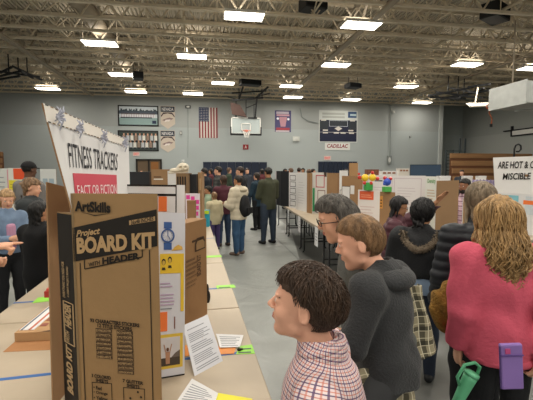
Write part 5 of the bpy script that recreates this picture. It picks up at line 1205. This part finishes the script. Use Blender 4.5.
v, f_ = cloth([(((398, 370, 1.50), (437, 348, 1.60), (419, 284, 1.62), (405, 286, 1.55)), 3, .012, 0), (((352, 414, 1.36), (414, 414, 1.44), (409, 362, 1.46), (352, 370, 1.38)), 4, .012, 1)]); c = v.mean(0)
o = mesh_np('flannel_shirt', v-c, f_, fl); o.location = tuple(c); tag(o, 'beige and black plaid flannel draped around the carried boy', 'flannel shirt')
# woman in the black coat with fur trimmed hood
f = Fig(1.37, hs=1.10, bulk=1.25, sw=1.1, head=(18, -3, 0), armL=((.25, .1, -1), (.0, .5, -1)), armR=((.28, .1, -1), (-.1, .5, -1)), lean=.02)
coat = mat('#18191c', .75, .12, 10, .25, 60)
def bulkhair(s): return locks(s, 700, 1.1, .016, t=.10, keep=straight_keep(-.4, .2, .6), seed=21, jit=.3)
w2 = person('person in a black coat with fur trimmed hood and tied black hair', 424, 2.88, 32, f, 'tan', dict(t=.10, hz=.22, ye=-.02, zn=-.4, amp=.03, len=.55, w=.30, back=-.26), '#141214',
    dict(i=.03, mat=coat, hem=.60, wr=.006, name='coat', puff=1.3, fl=1.1), dict(mat=jeansd, waist=.54), '#1a1b1e', h=.0095, extra_hair=bulkhair)
H_ = f.H; mb = MB(); fur = mat('#6e6152', .95, .35, 60, .9, 120)
g_ = random.Random(3); pts = []
for k in range(15):
    a = PI*k/14; pts.append(np.array((.125*math.cos(a), -.055-.085*math.sin(a), 1.135-.10*math.sin(a)**1.2+.02*abs(math.cos(a)))))
mb.tube(pts, [.014+.012*math.sin(PI*i/14) for i in range(15)], fur, 10)
for k in range(420):
    i = g_.random()*13.9; a = pts[int(i)]*(1-i % 1)+pts[int(i)+1]*(i % 1); d_ = nrm((g_.gauss(0, 1), g_.gauss(-.3, 1), g_.gauss(0, 1))); mb.tube([a+d_*.018, a+d_*.036], [.004, .001], fur, 4)
mb.build('fur_trim', w2, True)
mb = MB(); mb.lathe([(.155, .70), (.160, .71), (.158, .86), (.12, .88)], mat('#7f93ad', .85), n=28); o = mb.build('shirt_hem', w2, True); o.scale = (1.0, .82, 1)
# woman in maroon, arm raised
f = Fig(1.36, hs=1.02, bulk=1.05, head=(-8, -10, 0), armL=((.15, .85, .35), (-.05, .7, .75)), armR=((.2, .1, -1), (.0, .5, -1)), handL=((0, .6, .8), (.6, .5, -.4)), curl=.25, lean=.03)
mar = mat('#4a2730', .6, .1, 10, .1, 30)
w1 = person('dark haired woman in glasses and maroon quilted jacket reaching up to the brown board', 396, 3.6, 112, f, 'tan', dict(t=.06, hz=.24, ye=.02, zn=-.5, amp=.014, len=1.15, w=.30, back=-.2, front=.06), '#120f12',
    dict(i=.022, mat=mar, hem=.46, quilt=16, name='jacket', puff=1.2, wr=.003), dict(mat=jeansd), '#222', h=.0095); glasses(f, w1)
# bearded man behind the boards
f = Fig(1.50, armL=((.15, .2, -1), (-.4, 1, -.2)), armR=((.15, .2, -1), (-.4, 1, -.2)), lean=.02)
pinkp = plaid('#c9a9b4', [((.7, .7, 0), 22, .3, '#7d5a70', .7), ((0, 0, 1), 16, .35, '#7d5a70', .7), ((0, 0, 1), 32, .12, '#e5dfe2', .8)])
m3 = person('bearded man in a pink checked shirt standing between the brown boards', 466.5, 5.15, -120, f, 'brown', dict(t=.04, hz=.24, ye=.04, zn=-.2, amp=.01), '#15120f', dict(i=.014, mat=pinkp, hem=.46, name='shirt'), dict(mat=blackp), '#1c1c1c', h=.011)
def beard(p):
    q = f.headq(p); return smax(ell(q, (0, .14, -.30), (.235, .26, .22)), -ell(q, (0, .41, -.245), (.07, .1, .03)), .02)*f.S*.8
v, f_ = sdf_mesh(beard, f.hc-.25, f.hc+.2, .009); mesh_np('beard', f.warp(v), f_, hair_mat('#1a1513'), m3)
# woman in the black quilted jacket, right
f = Fig(1.51, hs=1.12, bulk=1.0, head=(5, -6, 0), armL=((.22, .0, -1), (.05, .5, -1)), armR=((.2, .1, -1), (-.2, .8, -.8)), lean=.03)
puf = mat('#191c22', .5, .1, 12, .1, 40)
w4 = person('woman in black quilted jacket with straight grey brown hair behind the pink sweatshirt', 484, 2.34, 12, f, 'fair', dict(t=.055, hz=.24, ye=.05, zn=-.5, amp=.008, len=.95, w=.31, back=-.2, fr=19, front=.02), '#7d6e5a',
    dict(i=.022, mat=puf, hem=.47, quilt=17, name='jacket', puff=1.1, wr=.003), dict(mat=blackp), '#1c1c1c', h=.009,
    extra_hair=lambda s: locks(s, 1200, 1.0, .011, t=.065, keep=straight_keep(-.4, .2, .7), seed=31, jit=.06, swirl=.05))
# girl in the pink sweatshirt with long curls
def curls(s):
    g = np.random.default_rng(4); n = 520; K = 40; L = np.zeros((n, K, 3)); R_ = np.zeros((n, K))
    for i in range(n):
        az = g.uniform(-2.35, 2.35); back = math.cos(az)
        el = g.uniform(.0, .95)
        end = -1.55+.25*abs(math.sin(az))-g.random()*.35+(.25 if abs(az) > 1.6 else 0)
        rr = .39+.13*g.random(); ph = g.random()*6.28; amp0 = .022+.026*g.random(); tw = g.uniform(14, 22)*(1 if g.random() < .5 else -1)
        z0 = .50-.45*el*el; 
        for k in range(K):
            t = k/(K-1); z = z0+(end-z0)*t
            zz = (z-.13)/.40; rad = (math.sqrt(max(0, 1-min(1, zz*zz))) if z > .13 else 1)*(rr+.02)
            if z < -.2: rad = rr*(1+.18*math.sin(min(1, (-.2-z)/1.1)*PI)-(.30*max(0, (-.9-z))))
            x = rad*.98*math.sin(az+.15*math.sin(z*3+ph)); y = -.06-rad*1.12*math.cos(az+.15*math.sin(z*3+ph))-(.0 if z > -.3 else .07*min(1, (-.3-z)*2))
            a = amp0*(.03+.5*t+1.6*t*t); L[i, k] = (x+a*math.cos(tw*z+ph), y+a*math.sin(tw*z+ph), z); R_[i, k] = (.0165 if k < K-6 else .0165*(K-k)/7)*(.7+.6*((i*37) % 10)/10)
    w = (L@s.HR.T)*s.S+s.hc
    return tubes_np(w, R_*s.S, 5)
f = Fig(1.47, hs=1.04, bulk=1.0, head=(3, -4, 0), armL=((.09, .02, -1), (.0, .25, -1)), armR=((.2, -.42, -1), (-.32, -.1, -1)), lean=.02, sw=1.0, side=-.03, handL=((0, .1, -1), (1, 0, 0)), handR=((-.35, .1, -1), (-.4, 1, .1)), curl=.9)
pink = mat('#c45468', .9, .06, 8, .25, 60)
w5 = person('girl in a pink sweatshirt with long curly blonde hair at the right edge', 508, 1.86, 4, f, 'fair', dict(t=.08, hz=.3, ye=.12, zn=-.7, amp=.02, len=1.15, w=.35, back=-.2, front=0), '#9a7a50',
    dict(i=.031, mat=pink, hem=.47, name='sweatshirt', puff=1.15, wr=.009, fl=1.02), dict(mat=blackp, waist=.52, i=.003, wr=.001), '#e0e0dc', h=.0065, extra_hair=curls)
mb = MB(); mb.tube([(.148*math.cos(t), .118*math.sin(t), .700) for t in np.linspace(0, 2*PI, 30)[:-1]], .022, pink, 8, True); mb.build('waistband', w5, True)
# what she holds
pur = mat('#8268a8', .45, .05, 6); c = P(511, 366, 1.66); r = thing('purple_case', 'purple flat case held against the hip of the girl in pink', 'case', tuple(c), -.25)
mb = MB(); mb.box((-.045, -.012, -.10), (.045, .012, .10), pur); o = mb.build('case_body', r, bevel=.006); o.rotation_euler = (0, -.08, 0)
mb = MB(); mb.box((-.046, -.016, .05), (.046, -.010, .055), mat('#5c4684', .5)); o = mb.build('seam', r); o.rotation_euler = (0, -.08, 0)
mb = MB(); mb.box((-.028, -.017, .062), (-.008, -.012, .084), mat('#b04a7c', .5)); o = mb.build('badge', r); o.rotation_euler = (0, -.08, 0)
mb = MB(); mb.tube([(-.049, -.010, -.095+.019*k) for k in range(11)], .003, mat('#4d3a70', .5), 6); o = mb.build('spine', r); o.rotation_euler = (0, -.08, 0)
grc = mat('#5fae83', .4); c = P(463, 391, 1.84); r = thing('tumbler', 'mint green handled tumbler hanging from the hand of the girl in pink', 'tumbler', tuple(c), -YAW); R_t = np.array(Matrix.Rotation(.42, 3, 'Y'))
mb = MB(); mb.lathe([(.0, -.10), (.022, -.10), (.026, -.02), (.031, .06), (.033, .085), (.0, .085)], grc, n=24, R=R_t); mb.build('tumbler_body', r, True)
mb = MB(); mb.lathe([(.0, .085), (.035, .085), (.035, .10), (.02, .106), (.0, .106)], mat('#6fbf94', .4), n=24, R=R_t); mb.build('lid', r, True)
mb = MB(); mb.tube([R_t@np.array(p) for p in ((-.028, 0, .02), (-.055, 0, .05), (-.05, 0, .12), (-.01, 0, .15), (.02, 0, .14), (.025, 0, .10))], .008, grc, 8); mb.build('handle', r, True)
# mustard fleece bag
mus = mat('#7d5c28', .95, .3, 30, .9, 60); c = P(447, 306, 2.10)
def bag(p):
    q = p-np.array(c, np.float32); u = q@RT.astype(np.float32); w_ = q@FW.astype(np.float32); z = q[..., 2]; X = np.stack([u, w_, z], -1)
    d = smin(ell(X, (-.005, 0, -.02), (.078, .06, .115)), rcone(X, (-.02, 0, .03), (.035, 0, .13), .055, .035), .05)
    return (d+.008*np.sin(u*70+z*45)+wrinkle(p, .008))*.8
v, f_ = sdf_mesh(bag, c-.24, c+.24, .007); o = mesh_np('fleece_jacket', v-c, f_, mus); o.location = tuple(c); tag(o, 'mustard fuzzy fleece bundled beside the black quilted jacket', 'fleece')
# ------------------------------------------------------------------ visitors down the aisle
def std(H, **k): return Fig(H, armL=k.pop('armL', ((.12, .1, -1), (-.1, .6, -1))), armR=k.pop('armR', ((.12, .1, -1), (-.1, .6, -1))), **k)
LONG = dict(t=.06, hz=.24, ye=.0, zn=-.5, amp=.012, len=1.2, w=.31, back=-.2); SH = dict(t=.05, hz=.24, ye=.0, zn=-.22, amp=.012); BOB = dict(t=.07, hz=.2, ye=.0, zn=-.45, amp=.015, len=.5, w=.31, back=-.2, front=.05)
folded = ((.15, .25, -1), (-.75, 1, .1))
person('visitor with long brown hair, maroon jacket and jeans in the aisle', 223.5, 8.1, -25, std(1.50, bulk=1.05, armL=folded, armR=folded), 'fair', LONG, '#3c2a20', dict(i=.02, mat=mat('#4d2630', .8, .08), hem=.46, puff=1.2), dict(mat=jeans), '#4a3f3a')
person('visitor in a cream padded coat and jeans with short dark hair', 238.5, 7.25, -62, std(1.51, bulk=1.08, armL=folded, armR=folded), 'tan', SH, '#1a1614', dict(i=.03, mat=mat('#c3b9a4', .7, .06), hem=.46, quilt=9, hood=mat('#b3a892', .8), puff=1.3), dict(mat=mat('#33506e', .85, .1, 9), w=1.1), '#6b5a50')
person('black haired man in an olive jacket and jeans standing in the aisle', 268.5, 8.35, -35, std(1.665, bulk=1.05, armL=folded, armR=((.14, .15, -1), (-.3, .8, -.5)), legL=((.05, .05, -1), (.04, 0, -1)), legR=((.06, -.02, -1), (.04, 0, -1))), 'tan', SH, '#141210', dict(i=.022, mat=mat('#3d4030', .8, .1), hem=.46, puff=1.2), dict(mat=mat('#303a48', .85, .1, 9), w=1.1), '#1e1c1c')
person('visitor in a dark teal coat and black trousers beyond the man in olive', 257, 10.3, -60, std(1.54, armL=folded, armR=folded), 'fair', BOB, '#2b2018', dict(i=.025, mat=mat('#1f3340', .8, .08), hem=.42, puff=1.2), dict(mat=blackp), '#19191b')
person('dark haired man in a black coat behind the cream coat', 240.5, 9.3, -75, std(1.69, bulk=1.1), 'fair', SH, '#2a1c16', dict(i=.03, mat=mat('#1b1b1e', .85), hem=.44, puff=1.3), dict(mat=blackp), '#19191b')
person('man in a dark grey checked jacket behind the maroon jacket', 218.5, 9.9, -80, std(1.70, bulk=1.05), 'fair', SH, '#1f1814', dict(i=.025, mat=plaid('#4a4a48', [((0, 0, 1), 12, .4, '#2a2b2d', .6), ((.7, .7, 0), 12, .4, '#2a2b2d', .6)]), hem=.44, puff=1.2), dict(mat=jeansd), '#19191b')
person('person in a navy coat leftmost of the group in the aisle', 204.5, 10.4, -60, std(1.66), 'fair', SH, '#241a15', dict(i=.025, mat=mat('#1d222c', .85), hem=.42, puff=1.2), dict(mat=blackp), '#19191b')
person('child in a pale green hooded top with black hair', 208, 7.8, -95, std(1.29, armL=folded, armR=folded), 'tan', SH, '#17130f', dict(i=.02, mat=mat('#8fa088', .8, .06), hem=.46, hood=mat('#8fa088', .8), puff=1.2), dict(mat=jeansd), '#333')
person('small child with light brown hair, cream jacket and purple trousers in the aisle', 214, 7.7, -40, std(1.17, armL=folded, armR=DN and ((.15, .1, -1), (0, .3, -1))), 'fair', dict(LONG, len=.7), '#7a5c40', dict(i=.022, mat=mat('#bfb596', .8, .06), hem=.45, puff=1.25), dict(mat=mat('#4a3c68', .8)), '#555')
# backpack on the cream coat
bp_c = P(244.8, 206, 7.22); r = thing('backpack', 'black backpack worn on the cream coat', 'backpack', tuple(bp_c), -math.radians(-62)-YAW); bk = mat('#141518', .7, .1, 20, .2, 50)
S_ = lambda p: smin(ell(p, (0, 0, 0), (.14, .085, .21)), ell(p, (0, -.06, -.08), (.11, .05, .10)), .03)+wrinkle(p, .004)
v, f_ = sdf_mesh(S_, (-.22, -.22, -.3), (.22, .2, .3), .012); mesh_np('pack_body', v, f_, bk, r)
mb = MB(); mb.box((-.09, -.125, -.14), (.09, -.10, -.02), bk); mb.build('front_pocket', r, bevel=.01)
for sx in (-1, 1): mb = MB(); mb.tube([(sx*.09, .05, .18), (sx*.11, .17, .22), (sx*.11, .30, .08), (sx*.12, .18, -.15), (sx*.1, .08, -.2)], .016, bk, 6); mb.build('strap', r, True)
# ------------------------------------------------------------------ people at the left
f = std(1.40, hs=1.06, sw=.88, bulk=.92, armL=((.12, .3, -1), (-.7, 1, .2)), armR=((.12, .3, -1), (-.7, 1, .2)), head=(8, -18, 0))
person('blonde girl in a denim jacket over a pink top at the left edge', 5, 4.05, 130, f, 'fair', dict(LONG, len=1.3, front=.10, t=.04), '#a3835c', dict(i=.014, mat=mat('#6d8099', .85, .15, 14), hem=.53, puff=1.1, name='denim_jacket'), dict(mat=blackp), '#c9c9c6', h=.009)
mb = MB(); mb.box((-.045, .05, .78), (.045, .122, 1.06), mat('#b98aa3', .8)); 
ch = [o for o in bpy.data.objects if o.get('label', '').startswith('blonde girl in a denim')][0]; mb.build('pink_top', ch, bevel=.03)
f = std(1.50, hs=1.04, bulk=1.1, armL=folded, armR=folded, head=(0, -8, 0))
person('woman with tied up blonde brown hair in a dark jacket facing right at the left', 30, 4.5, 78, f, 'fair', dict(t=.08, hz=.25, ye=-.04, zn=-.4, amp=.035, len=.4, w=.28, back=-.24, pony=[(0, -.42, .2), (0, -.55, .15), .14, .1]), '#7a5f45', dict(i=.03, mat=mat('#34383a', .85, .1, 10), hem=.44, puff=1.3, hood=mat('#2d3133', .85)), dict(mat=blackp), '#222', h=.009)
f = std(1.73, bulk=1.12, head=(10, -4, 0)); r = person('man in a grey shirt and black cap with his back turned at the left', 28.5, 5.6, 15, f, 'dark', dict(t=.03, hz=.24, ye=.0, zn=-.25, amp=.004), '#17130f', dict(i=.02, mat=mat('#6f6b69', .9, .06), hem=.46, name='shirt'), dict(mat=blackp), '#222')
cp_ = lambda p: smin(smax(ell(f.headq(p), HC+(0, -.01, .03), HR+.065), .16-f.headq(p)[..., 2], .02), ell(f.headq(p), (0, .46, .17), (.22, .20, .03)), .02)*f.S*.85
v, f_ = sdf_mesh(cp_, f.hc-.25, f.hc+(.25, .3, .25), .009); mesh_np('cap', f.warp(v), f_, mat('#141416', .8), r)
f = std(1.33, hs=1.05, bulk=1.08, armL=((.12, .2, -1), (-.2, .9, -.3)), armR=((.12, .2, -1), (-.2, .9, -.3)))
person('child with very long black hair in black clothes beside the cardboard wing', 36, 3.35, 20, f, 'tan', dict(LONG, len=2.1, w=.34, back=-.26), '#0f0d0e', dict(i=.025, mat=mat('#141416', .9), hem=.44, puff=1.2), dict(mat=blackp), '#b8b8b4', h=.009)
f = Fig(1.66, armR=((.12, .60, -.8), (.10, 1, .10)), armL=((.12, .2, -1), (-.3, .9, -.3)), handR=((0.05, 1, .08), (-.2, 0, -1), 'point'), curl=1.3, curlR=1.3, lean=.1)
camo = mat('#4a4d3e', .85, .5, 14, .2, 60, col2='#2b2f2a')
pt = P(23, 256, 2.55); hd_ = 72; hr = math.radians(hd_)+YAW
el = f.aR[2]+nrm((.05, 1, .08))*.105*f.H*.95; tip = f.wp(el); wx = tip[0]*math.cos(-hr)-tip[1]*math.sin(-hr); wy = tip[0]*math.sin(-hr)+tip[1]*math.cos(-hr)
print('pointing tip z', tip[2], 'want', pt[2])
person('person in a camouflage sleeve whose pointing hand enters at the left edge', 0, 1, hd_, f, 'fair', SH, '#3a2a20', dict(i=.025, mat=camo, hem=.45, puff=1.3), dict(mat=jeansd), '#222', h=.0075, loc=(pt[0]-wx, pt[1]-wy, 0))
# ------------------------------------------------------------------ heads far behind the boards: three prototypes, copied
def kids(o): return [c for c in bpy.data.objects if c.parent == o]
protos = []
far = [(346.5, 13.5, 1.64), (352, 15, 1.66), (374, 12.5, 1.62), (381, 14, 1.6), (285, 16, 1.66), (291, 14.5, 1.68), (299, 15, 1.7), (303, 17, 1.7), (309, 14, 1.64), (313, 16, 1.66), (211, 17, 1.66), (229, 16, 1.7), (247, 15, 1.68), (262, 16, 1.66), (141, 24, 1.63), (462, 14, 1.62), (425, 16, 1.6), (404, 15, 1.58)]
hm = [('#2a1d17', '#33373f', SH), ('#1a1512', '#5a2c30', LONG), ('#5a4433', '#3a4638', BOB)]
far_l = ['bareheaded visitor far behind the yellow foam balls', 'visitor far behind the tall narrow brown board', 'visitor far behind, above the clutter box', 'visitor far behind, left of the white model boxes', 'visitor far behind the black board', 'visitor far behind the outlined boxes board, left one', 'visitor far behind the plain white board', 'visitor far behind the plain white board, second one', 'visitor far behind the thin brown edge', 'visitor far behind the green strip board',
         'visitor in the back of the hall left of the group', 'visitor in the back of the hall behind the maroon jacket', 'visitor in the back of the hall behind the black coat', 'visitor in the back of the hall behind the olive jacket', 'person by the open doorway under the exit sign', 'visitor far behind, at the foot of the bleachers', 'visitor far behind the blue panel', 'visitor far behind the model boxes']
for i, (px, d, H) in enumerate(far):
    if i < 3:
        f = std(1.66); r = person(far_l[i], px, d, (-120, 160, 60)[i], f, ('fair', 'tan', 'fair')[i], hm[i][2], hm[i][0], dict(i=.02, mat=mat(hm[i][1], .85), hem=.46), dict(mat=jeansd), '#222', h=.016, group='visitors far behind the boards', eyes=False); protos.append((r, kids(r)))
    else:
        pr, ks = protos[i % 3]; r = pr.copy(); COL.objects.link(r); loc = P(px, 170, d); r.location = (loc[0], loc[1], 0); r['label'] = far_l[i]; r.rotation_euler = (0, 0, pr.rotation_euler.z+i*1.7)
        for c in ks: k_ = c.copy(); COL.objects.link(k_); k_.parent = r
    r.scale = (1, 1, H/1.66)
cam = bpy.data.cameras.new('camera'); co = bpy.data.objects.new('camera', cam); COL.objects.link(co)
cam.sensor_width = 36; cam.lens = F/533*36; cam.clip_end = 200; cam.clip_start = .05
co.location = CAM; co.rotation_euler = (PI/2-PIT, 0, -YAW); SC.camera = co
w = bpy.data.worlds.new('world'); SC.world = w; w.use_nodes = True; bg = w.node_tree.nodes['Background']; bg.inputs[0].default_value = (.75, .74, .72, 1); bg.inputs[1].default_value = .3
vs = SC.view_settings; vs.view_transform = 'Standard'; vs.look = 'None'; vs.exposure = .24; vs.gamma = 1; vs.use_curve_mapping = False
SC.cycles.use_denoising = True; SC.cycles.max_bounces = 6; SC.cycles.diffuse_bounces = 4
